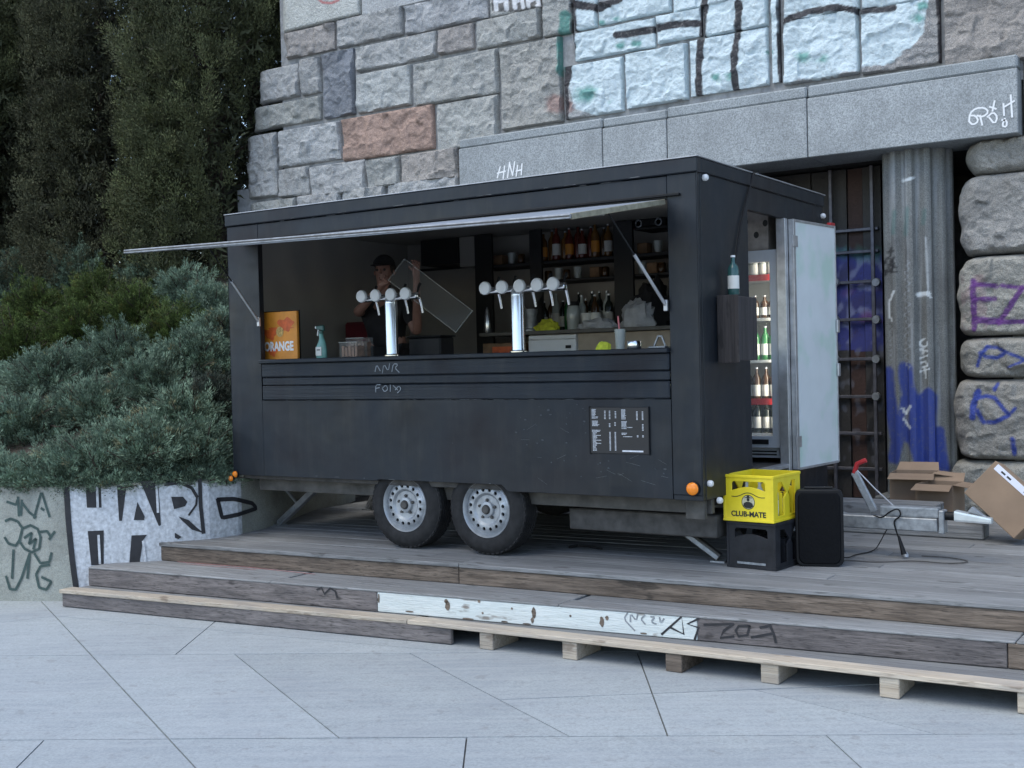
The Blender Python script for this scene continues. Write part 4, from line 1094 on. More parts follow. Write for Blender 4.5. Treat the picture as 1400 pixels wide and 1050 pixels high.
# wheels
def wheel(x, yf, near=True):
    w = bpy.data.objects.new('wheel', None); COL.objects.link(w); w.parent = tr
    w.location = V(x, yf, .32)-LOC[tr.name]; w.empty_display_size = .1
    LOC[w.name] = V(0,0,0)
    ax = (0,1,0); Rt = .318
    prof = [(.195,.012),(.205,.004),(.225,-.004),(.262,-.006),(.287,.004),(.302,.016),(.314,.028)]
    for k in range(5):
        y = .03+k*.026
        prof += [(Rt,y),(Rt,y+.018),(Rt-.009,y+.019),(Rt-.009,y+.025)]
    prof += [(Rt,.162),(.30,.178),(.27,.19),(.205,.185),(.195,.17)]
    n = 72
    mb = MB().lathe(prof, n, (0,0,0), ax)
    mb.f = [f for f in mb.f if len(f) == 4]
    ty = mb.build('tyre', MT['tyre'], w, smooth=True)
    # tread blocks on the shoulder
    tbk = MB()
    for k in range(48):
        t = 2*math.pi*k/48; c, s = math.cos(t), math.sin(t); u = Vector((c,0,s)); tt = Vector((-s,0,c))
        p = u*.3115
        for (ya, yb) in ((.018,.034),(.158,.172)):
            tbk.hexa([p-tt*.012+V(0,ya,0)-u*.01, p+tt*.012+V(0,ya,0)-u*.01, p+tt*.012+V(0,yb,0)-u*.004, p-tt*.012+V(0,yb,0)-u*.004,
                      p-tt*.012+V(0,ya,0)+u*.002, p+tt*.012+V(0,ya,0)+u*.002, p+tt*.012+V(0,yb,0)+u*.006, p-tt*.012+V(0,yb,0)+u*.006])
    tbk.build('tread_blocks', MT['tyre'], ty)['kind'] = 'stuff'
    rm = MB().lathe([(.178,.10),(.178,.035),(.186,.014),(.196,.004),(.199,.010),(.196,.018),(.186,.022),(.180,.04),(.180,.10)], 48, (0,0,0), ax)
    rm.f = [f for f in rm.f if len(f) == 4]
    rim = rm.build('rim', MT['rim'], w, smooth=True)
    # disc with vent holes
    mb = MB(); H = 16
    def pt(r, t):
        y = .030 if r > .165 else (.030-.016*min(1, (.165-r)/.03) if r > .118 else .014+.012*min(1, (.118-r)/.02))
        return Vector((r*math.cos(t), y, r*math.sin(t)))
    for k in range(H):
        ta, tb2 = 2*math.pi*k/H, 2*math.pi*(k+1)/H; tm = (ta+tb2)/2; rc = .138; hr = .0135
        out = [pt(.162, tb2), pt(.164, tm), pt(.162, ta), pt(rc, ta), pt(.115, ta), pt(.114, tm), pt(.115, tb2), pt(rc, tb2)]
        ins = []
        for q in out:
            d = (q-pt(rc, tm)); d.y = 0; d.normalize(); ins.append(pt(rc, tm)+d*hr)
        ins2 = [p+V(0,.012,0) for p in ins]
        mb.add(out+ins+ins2, [(i, (i+1) % 8, 8+(i+1) % 8, 8+i) for i in range(8)]+[(8+i, 8+(i+1) % 8, 16+(i+1) % 8, 16+i) for i in range(8)])
    n = 48
    def ring(r0, y0, r1, y1):
        mb.add([(r*math.cos(2*math.pi*j/n), y, r*math.sin(2*math.pi*j/n)) for r, y in ((r0,y0),(r1,y1)) for j in range(n)], [(j, (j+1) % n, n+(j+1) % n, n+j) for j in range(n)])
    ring(.180,.040,.162,.0305); ring(.115,.0155,.098,.030); ring(.098,.030,.060,.030); ring(.060,.030,.052,.012); ring(.052,.012,.034,.008)
    mb.build('disc', MT['rim'], rim, smooth=True)
    MB().lathe([(.0,-.012),(.026,-.010),(.031,.0),(.031,.04),(.0,.04)], 20, (0,0,0), ax).build('hub_cap', MT['steel_dark'], rim, smooth=True)
    for k in range(5):
        t = 2*math.pi*k/5+.3
        MB().lathe([(.0,-.002),(.009,.0),(.011,.006),(.011,.03),(.0,.03)], 6, (.066*math.cos(t), .012, .066*math.sin(t)), ax).build('wheel_nut', MT['steel_dark'], rim)
    MB().lathe([(.0,.06),(.176,.06),(.176,.065),(.0,.065)], 32, (0,0,0), ax).build('drum', MT['void'], rim)
    return w
wheel(1.684, .055); wheel(2.404, .055)
for x in (1.684, 2.404):
    c_ = wheel(x, 2.25); c_.rotation_euler = (0, 0, math.pi)
B('axle', MT['steel_dark'], tr, 1.66, 1.71, .25, 2.05, .29, .35)
B('axle', MT['steel_dark'], tr, 2.38, 2.43, .25, 2.05, .29, .35)
# lamps
def marker(c, r, nm='marker_lamp', ax=(0,-1,0)):
    l_ = MB().lathe([(r*1.15,0),(r*1.15,.012),(r,.014)], 20, c, ax).build(nm, MT['plastic_black'], tr, smooth=True)
    MB().lathe([(r,.012),(r*.98,.02),(r*.7,.03),(r*.3,.034),(.0,.035)], 20, c, ax).build('amber_lens', MT['amber'], l_, smooth=True)
marker(V(4.005,-.001,.534), .040)
marker(V(.028,-.001,.497), .026)
marker(V(.012,-.030,.465), .022)
def wl(c):
    MB().lathe([(.018,0),(.021,.006),(.021,.022),(.014,.032),(.0,.034)], 14, c, (1,0,0)).build('position_lamp', MT['white'], tr, smooth=True)
p = onx(961,243,TL); wl((TL+.001,p.y,p.z))
wl((TL+.001,2.27,2.40)); p = onx(968,661,TL); wl((TL+.001,p.y,p.z)); p = onx(981,684,TL); wl((TL+.001,p.y,p.z-.0))
# menu board on the front panel
mn = MB().box(3.289,3.709,-.008,.0005,.739,1.033).build('menu_board', simple('menu_print', (.014,.014,.017), .35, var=.1), tr, bevel=.001)
MB().box(3.283,3.289,-.011,.0,.733,1.039).build('board_edge', MT['plastic_black'], mn); MB().box(3.709,3.715,-.011,.0,.733,1.039).build('board_edge', MT['plastic_black'], mn)
mb = MB(); k = 0
def dash(x0, x1, z, h):
    global k
    k += 1
    mb.add([(x0,-.0086,z),(x1,-.0086,z),(x1,-.0086,z+h),(x0,-.0086,z+h)], [(0,1,2,3)])
def mx(px): return 3.289+(px-105)/1040*.42
def mz(py): return 1.033-(py-100)/800*.294
for col, rows in (((140,200),((140,3),)), ):
    pass
for (xa, xb, ys) in ((140,205,range(140,300,22)),(140,240,range(270,305,18)),(145,250,range(345,440,20)),(140,280,(505,525)),(150,215,range(550,860,22)),(215,290,(595,680,735)),
                     (675,745,range(145,310,20)),(675,760,range(350,480,20)),(680,830,(450,)),(675,750,(550,570)),(700,830,(610,))):
    for y in ys:
        e = random.uniform(-.12, .25)
        x = xa
        while x < xb+(xb-xa)*e-6:
            w = random.uniform(10, 30); dash(mx(x), mx(min(x+w, xb+(xb-xa)*e)), mz(y), .0042); x += w+5
for xa, ys in ((380,range(170,320,26)),(465,range(170,320,26)),(570,range(180,290,26)),(462,range(390,440,24)),(560,range(370,440,24)),(465,range(540,860,22)),(560,range(540,860,22)),
               (950,range(180,320,22)),(1048,range(180,320,22)),(1048,range(400,500,24)),(955,(590,610)),(1048,(590,610))):
    for y in ys: dash(mx(xa-12), mx(xa+14), mz(y), .0042)
dash(mx(680), mx(1050), mz(868), .010)
mb.build('menu_lines', simple('menu_white_print', (.62,.64,.68), .6, var=.15, scale=60), mn)['kind'] = 'stuff'
# cable down the end wall and small wooden meter box
zb1, zb0 = 1.715, 1.312; yb0 = .262; dx = ony(1009,450,yb0).x-TL
mbx = MB().box(TL+.001, TL+dx, yb0, .58, zb0, zb1).build('meter_box', MT['blackwood'], tr, bevel=.004, label='small black wooden box screwed to the end wall')
MB().box(TL+.004, TL+dx+.008, yb0-.006, yb0-.0005, zb0-.012, zb1+.01).build('lid', MT['blackwood'], mbx, bevel=.003)
pts = [onx(1030,236,TL+.02), onx(1027,250,TL+.014), onx(1020,275,TL+.012), onx(1012,310,TL+.012), onx(1008,340,TL+.012), onx(1003,370,TL+.012), onx(999,390,TL+.012), onx(998,406,TL+.012)]
MB().tube([V(TL+.0,1.0,TZ+.02)]+pts, .006, 6).build('power_cable', MT['plastic_black'], tr, smooth=True)
# drawbar and overrun coupling
HY = 1.16
def hp(u, v): return ony(u, v, HY)
hz = hp(1200, 712).z
for s in (-1, 1):
    MB().bar(V(3.3, HY+s*.75, .40), V(4.55, HY+s*.05, hz-.01), .055, .09).build('drawbar', MT['galv'], tr, bevel=.005)
xe = hp(1284, 715).x; zt_, zb_ = hp(1220, 700).z, hp(1220, 723).z
MB().box(4.35, xe, HY-.05, HY+.05, zb_, zb_+.085).build('drawbar_beam', MT['galv'], tr, bevel=.006)
c0, c1 = hp(1205,695), hp(1285,700)
MB().box(c0.x, c1.x, HY-.04, HY+.04, zb_+.087, zb_+.155).build('overrun_housing', MT['galv'], tr, bevel=.012, seg=2)
MB().box(c1.x+.001, c1.x+.035, HY-.052, HY+.052, zb_-.01, zb_+.14).build('end_flange', MT['galv'], tr, bevel=.006)
a, b = hp(1288,705), hp(1308,706)
MB().tube([a, b], .028, 14).build('bellows', MT['plastic_black'], tr, smooth=True)
h0, h1, h2 = hp(1306,705), hp(1330,704), hp(1357,711)
cp = MB().hexa([V(h0.x,HY-.045,h0.z-.032),V(h2.x,HY-.03,h2.z-.025),V(h2.x,HY+.03,h2.z-.025),V(h0.x,HY+.045,h0.z-.032),V(h0.x,HY-.045,h0.z+.036),V(h2.x,HY-.03,h2.z+.012),V(h2.x,HY+.03,h2.z+.012),V(h0.x,HY+.045,h0.z+.036)]).build('coupling_head', simple('bright_coupling', (.62,.66,.67), .35, .6, var=.15), tr, bevel=.012, seg=2)
MB().hexa([V(h1.x-.03,HY-.025,h1.z+.02),V(h2.x-.02,HY-.02,h2.z+.012),V(h2.x-.02,HY+.02,h2.z+.012),V(h1.x-.03,HY+.025,h1.z+.02),V(h1.x,HY-.025,h1.z+.055),V(h2.x-.05,HY-.02,h2.z+.03),V(h2.x-.05,HY+.02,h2.z+.03),V(h1.x,HY+.025,h1.z+.055)]).build('coupling_handle', MT['galv'], cp, bevel=.006)
lv0, lv1 = hp(1196,700), hp(1168,645)
hb = MB().bar(lv0, lv1, .028, .05, up=(1,0,0)).build('handbrake_lever', MT['galv'], tr, bevel=.006)
MB().tube([lv1+V(0,0,-.01), hp(1172,634)+V(0,0,0), hp(1184,629)], .016, 10).build('red_grip', MT['red'], hb, smooth=True)
MB().tube([hp(1170,641), hp(1196,668), hp(1222,692)], .005, 6).build('brake_cable', MT['alud'], hb)
mb = MB()
mb.tube(smoothp([hp(1198,703)+V(0,-.06,0), hp(1210,707)+V(0,-.065,0), hp(1220,698)+V(0,-.07,0), hp(1232,693)+V(0,-.06,0), hp(1236,704)+V(0,-.06,0), hp(1225,710)+V(0,-.06,0), hp(1228,722)+V(0,-.06,0), hp(1232,737)+V(0,-.04,0)]), .005, 6)
mb.build('wiring_loop', MT['plastic_black'], tr, smooth=True)
pl_ = MB().tube([hp(1231,732)+V(0,-.04,0), onz(1236,758,.03)], [.008,.018], 10).build('trailer_plug', MT['plastic_black'], tr, smooth=True)
MB().lathe([(.019,0),(.02,.02),(.012,.035),(.0,.035)], 12, onz(1237,757,.02), (.3,-.3,-.4)).build('plug_face', MT['alud'], pl_, smooth=True)

# ================================================================== INSIDE THE TRAILER
# back shelving
sh = thing('shelf_unit', 'black open shelf unit against the rear wall inside the trailer', 'shelves', (1.9,1.95,FZ))
YS = 1.90
def sx(u): return ony(u, 400, YS).x
for u0, u1 in ((650,673),(725,741),(840,866)):
    MB().box(sx(u0), sx(u1), YS, YS+.03, FZ+.005, 2.46).build('post', MT['intdark'], sh, bevel=.002)
xr_ = 3.30
zA = ony(760,355,YS).z; zB = ony(800,379,YS).z; zT = ony(760,318,YS).z
B('shelf', MT['intdark'], sh, sx(650)+.001, xr_, YS+.031, 2.24, zA-.03, zA)
B('shelf', MT['intdark'], sh, sx(742), xr_, YS+.031, 2.24, zB-.022, zB)
B('shelf', MT['intdark'], sh, sx(867), xr_, YS+.031, 2.24, 2.38, 2.40)
zC = ony(740,452,1.55).z
B('worktop', simple('worktop_edge', (.10,.095,.085), .6, var=.2), sh, ony(655,455,1.55).x, 3.3, 1.55, 2.245, zC-.03, zC)
cab = thing('under_counter_fridge', 'white under-counter drawer fridge behind the tap with five discs', 'fridge', (2.0,1.7,FZ))
xa, xb = ony(718,460,1.56).x, ony(785,460,1.56).x
MB().box(xa, xb, 1.62, 2.2, FZ+.002, zC-.034).build('cabinet', MT['white'], cab, bevel=.006)
MB().box(xa+.005, xb-.005, 1.595, 1.618, FZ+.05, zC-.075).build('drawer_front', MT['white'], cab, bevel=.006)
MB().box(xb-.10, xb-.05, 1.585, 1.594, zC-.15, zC-.125).build('drawer_handle', MT['plastic_black'], cab, bevel=.002)
MB().box(xa+.005, xb-.005, 1.60, 1.618, zC-.072, zC-.038).build('drawer_front', MT['white'], cab, bevel=.004)
cab2 = thing('side_cabinet', 'beige wooden cabinet beside the white drawer fridge', 'cabinet', (2.7,1.7,FZ))
MB().box(xb+.01, 3.28, 1.60, 2.2, FZ+.002, zC-.034).build('carcass', simple('beige_board', (.36,.30,.23), .7, var=.15), cab2, bevel=.004)
xo0, xo1 = ony(658,470,1.56).x, ony(699,470,1.56).x
dr = thing('drip_box', 'low carton with an orange printed front below the shelf unit', 'carton', ((xo0+xo1)/2,1.6,FZ))
MB().box(xo0, xo1, 1.58, 1.9, FZ+.002, zC-.09).build('carton_body', MT['brown'], dr, bevel=.004)
MB().box(xo0+.10, xo1-.004, 1.577, 1.5795, zC-.25, zC-.12).build('printed_front', MT['orange_red'], dr)
tag(MB().box(xo0+.02, xo0+.5, 1.7, 2.1, FZ+.002, FZ+.6).build('stool_box', MT['brown']), 'plain brown carton on the trailer floor under the shelves', 'carton') if False else None
def bottle(x, y, z, h, r, mat, lab=True, nm='bottle', lmat=None, cap=None, label='', group=None, neck=.36):
    t = thing(nm, label, 'bottle', (x, y, z), 0, group, local=True)
    b_ = MB().lathe([(0,0),(r*.94,.001),(r,.006),(r,h*(1-neck)),(r*.85,h*(1-neck*.8)),(r*.36,h*(1-neck*.5)),(r*.33,h*.97),(r*.38,h*.972),(r*.38,h),(0,h)], 14).build('glass', mat, t, smooth=True)
    if lab: MB().lathe([(r*1.012,h*.16),(r*1.015,h*.17),(r*1.015,h*.48),(r*1.012,h*.49)], 14).build('paper_label', lmat or MT['label_paper'], t, smooth=True)
    MB().lathe([(0,h*.955),(r*.42,h*.955),(r*.42,h*1.004),(0,h*1.006)], 10).build('cap', cap or MT['alu'], t, smooth=True)
    return t
k = 0
for i, u in enumerate(np.linspace(743, 832, 11)):
    m = ['amberbottle','amberbottle','redbottle','amberbottle','redbottle','redbottle','redbottle','redbottle','amberbottle','brownbottle','amberbottle'][i]
    x = ony(u, 340, 2.02).x
    bottle(x, 2.02+.04*(i % 2), zA+.001, .25+.02*(i % 3), .036, MT[m], lab=i % 2 == 0, label='%s syrup bottle in the row on the upper shelf' % ('amber' if m == 'amberbottle' else 'red' if m == 'redbottle' else 'brown'), group='syrup bottles on the upper shelf', lmat=MT['orange'] if i % 4 == 0 else None)
for i, u in enumerate((797,806,815,826,834)):
    x = ony(u, 415, 1.95).x
    bottle(x, 1.93+.07*(i % 2), zC+.001, .29+.03*(i % 2), .036, MT[['clearbottle','darkbottle','brownbottle','clearbottle','darkbottle'][i]], label='spirit bottle standing on the rear worktop beside the jar', group='spirit bottles on the rear worktop')
tag(MB().box(ony(852,320,1.95).x-.07, ony(852,320,1.95).x+.06, 1.93, 2.05, 2.401, 2.46).build('red_box', MT['red'], bevel=.004), 'small red box on the top right shelf', 'box')
# speaker / radio upper right
rd = thing('radio', 'grey portable radio with two round speakers on the top right shelf', 'radio', (2.95,1.98,2.401))
x = ony(885, 303, 1.95).x
MB().box(x-.14, x+.16, 1.95, 2.06, 2.402, 2.468).build('case', MT['plastic_black'], rd, bevel=.01)
for dx_ in (-.08, .10): MB().lathe([(.032,0),(.032,.004),(.026,.006),(.02,.0)], 20, (x+dx_, 1.949, 2.435), (0,-1,0)).build('speaker_cone', MT['galv'], rd, smooth=True)
# clutter on the shelves
for i, (u, v_, z, kind) in enumerate(((750,380,zB,0),(764,380,zB,1),(775,380,zB,0),(790,380,zB,1),(815,380,zB,2),(828,380,zB,0),(683,360,zA,2),(700,360,zA,1),(713,360,zA,0),(878,370,zB,1),(893,370,zB,2),(905,370,zB,0),(880,345,zA,2),(900,345,zA,1))):
    x = ony(u, v_, 2.03).x
    if kind == 0: tag(MB().lathe([(0,0),(.03,0),(.033,.005),(.033,.075),(.025,.085),(0,.085)], 14, (x,2.03,z+.001)).build('shelf_jar', MT['brownbottle'], smooth=True), 'small dark jar among the clutter on the rear shelves', 'jar', 'small jars on the rear shelves')
    elif kind == 1: tag(MB().lathe([(0,0),(.028,0),(.038,.10),(.036,.10),(.026,.006),(0,.006)], 14, (x,2.03,z+.001)).build('shelf_cup', MT['clearbottle'], smooth=True), 'pale tumbler among the clutter on the rear shelves', 'cup', 'tumblers on the rear shelves')
    else: tag(MB().box(x-.045, x+.045, 2.0, 2.1, z+.001, z+.09).build('shelf_box', MT['brown'], bevel=.003), 'small brown carton among the clutter on the rear shelves', 'carton', 'small cartons on the rear shelves')
for i, u in enumerate((744,752,760,768,776,790,801,811,820,830)):
    x = ony(u, 415, 2.12).x
    bottle(x, 2.12+.02*(i % 2), zC+.001, .27+.03*(i % 3), .033, MT[['darkbottle','brownbottle','clearbottle','darkbottle','greenbottle'][i % 5]], lab=i % 3 != 1, label='bottle in the back row of the rear worktop against the wall', group='back row bottles on the rear worktop')
# coffee grinder
gx = ony(726, 420, 1.75).x
gd = thing('coffee_grinder', 'coffee grinder with a smoked conical hopper on the rear worktop', 'grinder', (gx,1.75,zC), local=True)
MB().lathe([(0,0),(.075,0),(.075,.02),(.05,.03),(.045,.12),(.055,.16),(.055,.19),(0,.19)], 20).build('body', MT['galv'], gd, smooth=True)
MB().lathe([(.03,.19),(.045,.20),(.10,.31),(.105,.38),(.10,.385),(.04,.21)], 20).build('hopper', simple('smoked_plastic', (.10,.095,.09), .2, var=.1), gd, smooth=True)
# shaker, jar
x = ony(666, 430, 1.7).x
tag(MB().lathe([(0,0),(.032,0),(.034,.005),(.026,.10),(.016,.19),(.006,.22),(0,.225)], 18, (x,1.7,zC+.001)).build('bar_shaker', MT['chrome'], smooth=True), 'tapered steel bar shaker on the rear worktop by the shelf post', 'shaker')
x = ony(784, 420, 1.78).x
jr = thing('storage_jar', 'glass storage jar with a dark lid on the rear worktop', 'jar', (x,1.78,zC), local=True)
MB().lathe([(0,.001),(.05,.001),(.055,.01),(.055,.17),(.045,.2),(0,.2)], 18).build('jar_body', MT['clearbottle'], jr, smooth=True)
MB().lathe([(0,.2),(.05,.2),(.05,.235),(0,.235)], 18).build('lid', MT['plastic_black'], jr, smooth=True)
for i, u in enumerate((802, 812)):
    x = ony(u, 430, 1.72).x
    tag(MB().lathe([(0,0),(.038,0),(.042,.13),(.042,.132),(0,.132)], 16, (x,1.72+.03*i,zC+.001)).build('paper_cup_stack', MT['label_paper'], smooth=True), 'upturned white cup stack beside the storage jar', 'cups', 'cup stacks on the worktop')
def blob(name, c, sz, mat, seed, amp=.35, n=26):
    mb = MB(); m = n//2
    for j in range(m+1):
        ph = math.pi*j/m
        for i in range(n):
            t = 2*math.pi*i/n; d = Vector((math.sin(ph)*math.cos(t), math.sin(ph)*math.sin(t), math.cos(ph)))
            q = 1+amp*(noise.noise(d*2.2+V(seed,0,0))+.6*noise.noise(d*6+V(seed,0,4)))
            p = Vector((d.x*sz[0], d.y*sz[1], max(-.35, d.z)*sz[2]))*q
            mb.v.append(Vector(c)+V(0,0,.35*sz[2]*.8)+Vector((p.x, p.y, max(p.z, -.28*sz[2]))))
    mb.f = [(j*n+i, (j+1)*n+i, (j+1)*n+(i+1) % n, j*n+(i+1) % n) for j in range(m) for i in range(n)]
    return mb.build(name, mat, smooth=True)
tag(blob('plastic_bag', (ony(870,438,1.7).x, 1.72, zC), (.15,.10,.16), MT['clothgrey'], 2), 'crumpled grey plastic bag on the right of the rear worktop', 'bag')
tag(blob('dish_towel', (ony(815,443,1.62).x, 1.64, zC), (.17,.07,.06), MT['clothgrey'], 5), 'rumpled grey towel lying flat on the rear worktop', 'towel')
tag(blob('bag_heap', (ony(893,415,1.9).x, 1.9, zC), (.16,.16,.28), MT['shirt'], 8), 'dark heap of bags behind the grey plastic bag', 'bags')
tag(blob('yellow_cloth', (ony(748,441,1.65).x, 1.66, zC), (.10,.06,.07), MT['yel2'], 11), 'crumpled dark yellow cloth beside the coffee grinder', 'cloth')
# wall panels at the rear left, hanging cabinet
pc = thing('wall_cabinet', 'dark hanging cabinet with a pale side panel at the rear wall', 'cabinet', (1.0,2.1,2.1))
xa, xb = ony(575,340,1.95).x, ony(626,340,1.95).x; xc = ony(648,340,1.95).x
MB().box(xa, xb, 1.95, 2.245, ony(600,362,1.95).z, 2.465).build('carcass', MT['intdark'], pc, bevel=.003)
MB().box(xb+.002, xc, 1.97, 2.245, ony(640,364,1.95).z, 2.465).build('side_panel', MT['intwall'], pc, bevel=.003)
MB().box(ony(563,320,2.2).x, xc, 2.215, 2.248, ony(600,366,2.2).z-.02, ony(600,366,2.2).z).build('wall_rail', MT['intdark'], pc)
tag(MB().box(ony(470,440,1.2).x, ony(505,440,1.2).x, 1.2, 1.35, FZ+.01, 1.72).build('red_apron', MT['redbag'], bevel=.02), 'dark red cloth hanging beside the barman', 'apron')

# ---- things on the serving counter
CZ = 1.405
def tap(x, y, us, label):
    t = thing('tap_tower', label, 'beer tap', (x,y,CZ), local=True)
    MB().lathe([(0,0),(.062,0),(.062,.008),(.048,.014),(.0465,.02),(.0465,.39),(.044,.40),(0,.40)], 28).build('pillar', MT['chrome'], t, smooth=True)
    z = .435; xl, xr = us[0]-x-.05, us[-1]-x+.05
    MB().tube([V(xl,0,z), V(xr,0,z)], .026, 16).build('cross_bar', MT['chrome'], t, smooth=True)
    for e in (xl, xr): MB().lathe([(.028,0),(.028,.012),(.018,.022),(0,.024)], 14, (e,0,z), (1 if e > 0 else -1,0,0)).build('end_cap', MT['chrome'], t, smooth=True)
    MB().lathe([(.046,.39),(.046,.42),(.03,.44),(0,.44)], 24).build('collar', MT['chrome'], t, smooth=True)
    for q in us:
        d_ = MB().lathe([(0,.012),(.034,.012),(.043,.009),(.047,.0),(.046,-.012),(.02,-.02),(.014,-.075)], 26, (q-x,-.06,z+.018), (0,-1,0)).build('badge_disc', simple('badge_face', (.62,.64,.66), .5, .1, var=.06) if 'badge_face' not in bpy.data.materials else bpy.data.materials['badge_face'], t, smooth=True)
        MB().tube([V(q-x,.05,z+.005), V(q-x,.11,z-.01), V(q-x+.005,.125,z-.07), V(q-x+.01,.13,z-.12)], [.012,.012,.010,.009], 10).build('spout', MT['chrome'], t, smooth=True)
        MB().tube([V(q-x,.08,z+.02), V(q-x+.004,.095,z+.07), V(q-x+.01,.11,z+.10)], [.007,.009,.011], 10).build('handle', MT['plastic_black'], t, smooth=True)
    return t
ty_ = .20
def tx(us): return [ony(u, 398, ty_-.05).x for u in us]
tap(ony(536,470,ty_).x, ty_, tx((495,514,535,555)), 'chrome beer tap tower with four round badges, in front of the barman')
tap(ony(709,470,ty_).x, ty_, tx((664,687,711,735,757)), 'chrome beer tap tower with five round badges, before the shelves')
# poster board
ob0, ob1 = ony(360,490,.10), ony(407,490,.10)
ot = thing('orange_sign', 'orange sign board reading ORANGE on the counter', 'sign', ((ob0.x+ob1.x)/2,.10,CZ))
zt_o = ony(385,426,.10).z
MB().box(ob0.x-.006, ob1.x, .10, .125, CZ, zt_o).build('board', MT['orange'], ot, bevel=.003)
wdt = ob1.x-ob0.x; cxo = (ob0.x+ob1.x)/2
MB().box(ob0.x-.008, ob1.x+.005, .126, .134, CZ, zt_o+.008).build('frame_back', MT['plastic_black'], ot)
text_obj('ORANGE', .098, MT['white'], ot, Matrix.Translation((cxo-.012,.0985,CZ+.098)) @ Matrix.Rotation(R(90), 4, 'X'), extrude=.0004, bold=.004, xs=.78)
mb = MB()
for k, (dx_, dz, a, b) in enumerate(((-.10,.20,.07,.045),(.07,.27,.08,.05),(-.08,.06,.05,.035),(.02,.24,.12,.014))):
    mb.add([(cxo+dx_+a*math.cos(t)*(1+.3*math.sin(3*t)), .0992-.0003*k, CZ+dz+b*math.sin(t)*(1+.25*math.cos(5*t))) for t in np.linspace(0, 2*math.pi, 24, endpoint=False)], [list(range(24))])
mb.build('fruit_print', MT['orange_red'], ot)
mb = MB(); mb.add([(cxo+.005+.04*math.cos(t), .0972, CZ+.215+.04*math.sin(t)) for t in np.linspace(0, 2*math.pi, 24, endpoint=False)], [list(range(24))])
mb.build('orange_slice_print', simple('pale_slice', (.45,.30,.10), .6, var=.4, scale=60), ot)
# spray bottle
sb = thing('spray_bottle', 'teal spray bottle with white trigger on the serving counter', 'spray bottle', (ony(440,490,.10).x,.10,CZ), local=True)
mb = MB()
lev = [(0,.048,.028,0),(.01,.052,.03,0),(.05,.052,.03,0),(.09,.046,.027,.0),(.125,.030,.022,.006),(.15,.02,.018,.004),(.185,.016,.015,-.002),(.19,.014,.014,-.004)]
n = 20
for z, rx, ry, ox in lev:
    for j in range(n):
        t = 2*math.pi*j/n; mb.v.append(V(ox+rx*math.cos(t), ry*math.sin(t), z))
mb.f = [(i*n+j, i*n+(j+1) % n, (i+1)*n+(j+1) % n, (i+1)*n+j) for i in range(len(lev)-1) for j in range(n)]+[list(range(n-1,-1,-1))]
mb.build('bottle_body', MT['teal'], sb, smooth=True)
MB().box(-.032,.026,-.0325,-.029,.018,.085).build('paper_label', MT['label_paper'], sb, bevel=.001)
MB().add([(-.02,-.0335,.058),(.014,-.0335,.058),(.014,-.0335,.066),(-.02,-.0335,.066)], [(0,1,2,3)]).build('label_print', MT['ink'], sb)
MB().hexa([V(-.045,-.013,.222),V(.034,-.014,.205),V(.034,.014,.205),V(-.045,.013,.222),V(-.045,-.012,.246),V(.03,-.012,.25),V(.03,.012,.25),V(-.045,.012,.246)]).build('spray_head', MT['teal_dark'], sb, bevel=.006)
MB().lathe([(.017,.186),(.018,.19),(.018,.206),(0,.206)], 14).build('collar', MT['teal_dark'], sb)
MB().bar(V(-.025,0,.222), V(-.036,0,.17), .014, .008, up=(1,0,0)).build('trigger', MT['white'], sb, bevel=.002)
MB().box(-.056,-.0455,-.008,.008,.226,.244).build('nozzle', MT['white'], sb, bevel=.002)
# clear plastic tubs
for i, (u, y, h) in enumerate(((483,.13,.115),(492,.33,.15))):
    x = ony(u, 480, y).x
    t = thing('plastic_tub', ['clear plastic tub of brown napkins on the counter','taller clear plastic box behind the napkin tub'][i], 'tub', (x,y,CZ), local=True)
    mb = MB(); w, d = .085, .06
    for (a, b, c, e) in ((-w,w,-d,-d+.003),(-w,w,d-.003,d),(-w,-w+.003,-d+.0035,d-.0035),(w-.003,w,-d+.0035,d-.0035)): mb.box(a, b, c, e, .003, h)
    mb.box(-w,w,-d,d,0,.0025); mb.build('tub_wall', MT['acrylic'], t)
    MB().box(-w-.004,w+.004,-d-.004,-d-.0005,h-.006,h).build('rim', MT['acrylic_edge'], t)
    for k in range(5): MB().box(-w+.012+k*.03,-w+.036+k*.03,-d+.01+.003*k,d-.012,.004,h-.03-.012*(k % 2)).build('napkin_bundle', simple('brown_napkins', (.22,.13,.09), .9, var=.3, scale=30) if 'brown_napkins' not in bpy.data.materials else bpy.data.materials['brown_napkins'], t, bevel=.003)
# small things at the right end of the counter
tag(blob('yellow_sponge', (ony(825,472,.12).x, .12, CZ-.012), (.055,.04,.05), simple('yellow_green_sponge', (.56,.60,.05), .9, var=.2, scale=40, bmp=.4), 21, .18), 'bright yellow-green sponge on the serving counter', 'sponge')
gx = ony(848,468,.13).x
gl = thing('straw_glass', 'drinking glass with a pink straw on the serving counter', 'glass', (gx,.13,CZ), local=True)
MB().lathe([(0,.001),(.030,.001),(.036,.13),(.034,.13),(.029,.006),(0,.006)], 20).build('tumbler', simple('milky_glass', (.42,.45,.42), .15, var=.1, alpha=.75), gl, smooth=True)
MB().tube([V(.005,0,.01), V(-.012,0,.215)], .0055, 8).build('straw', simple('pink_straw', (.55,.16,.17), .5, var=0), gl, smooth=True)
MB().lathe([(.0,.10),(.033,.10),(.035,.13),(0,.13)], 18).build('napkin_fill', MT['label_paper'], gl, smooth=True)
tag(MB().lathe([(0,0),(.044,0),(.046,.004),(.046,.046),(.043,.05),(.040,.046),(.04,.01),(0,.01)], 24, (ony(867,468,.13).x,.13,CZ+.0005)).build('steel_tin', MT['chrome'], smooth=True), 'round steel tin next to the straw glass', 'tin')
hx_ = ony(900,466,.12).x
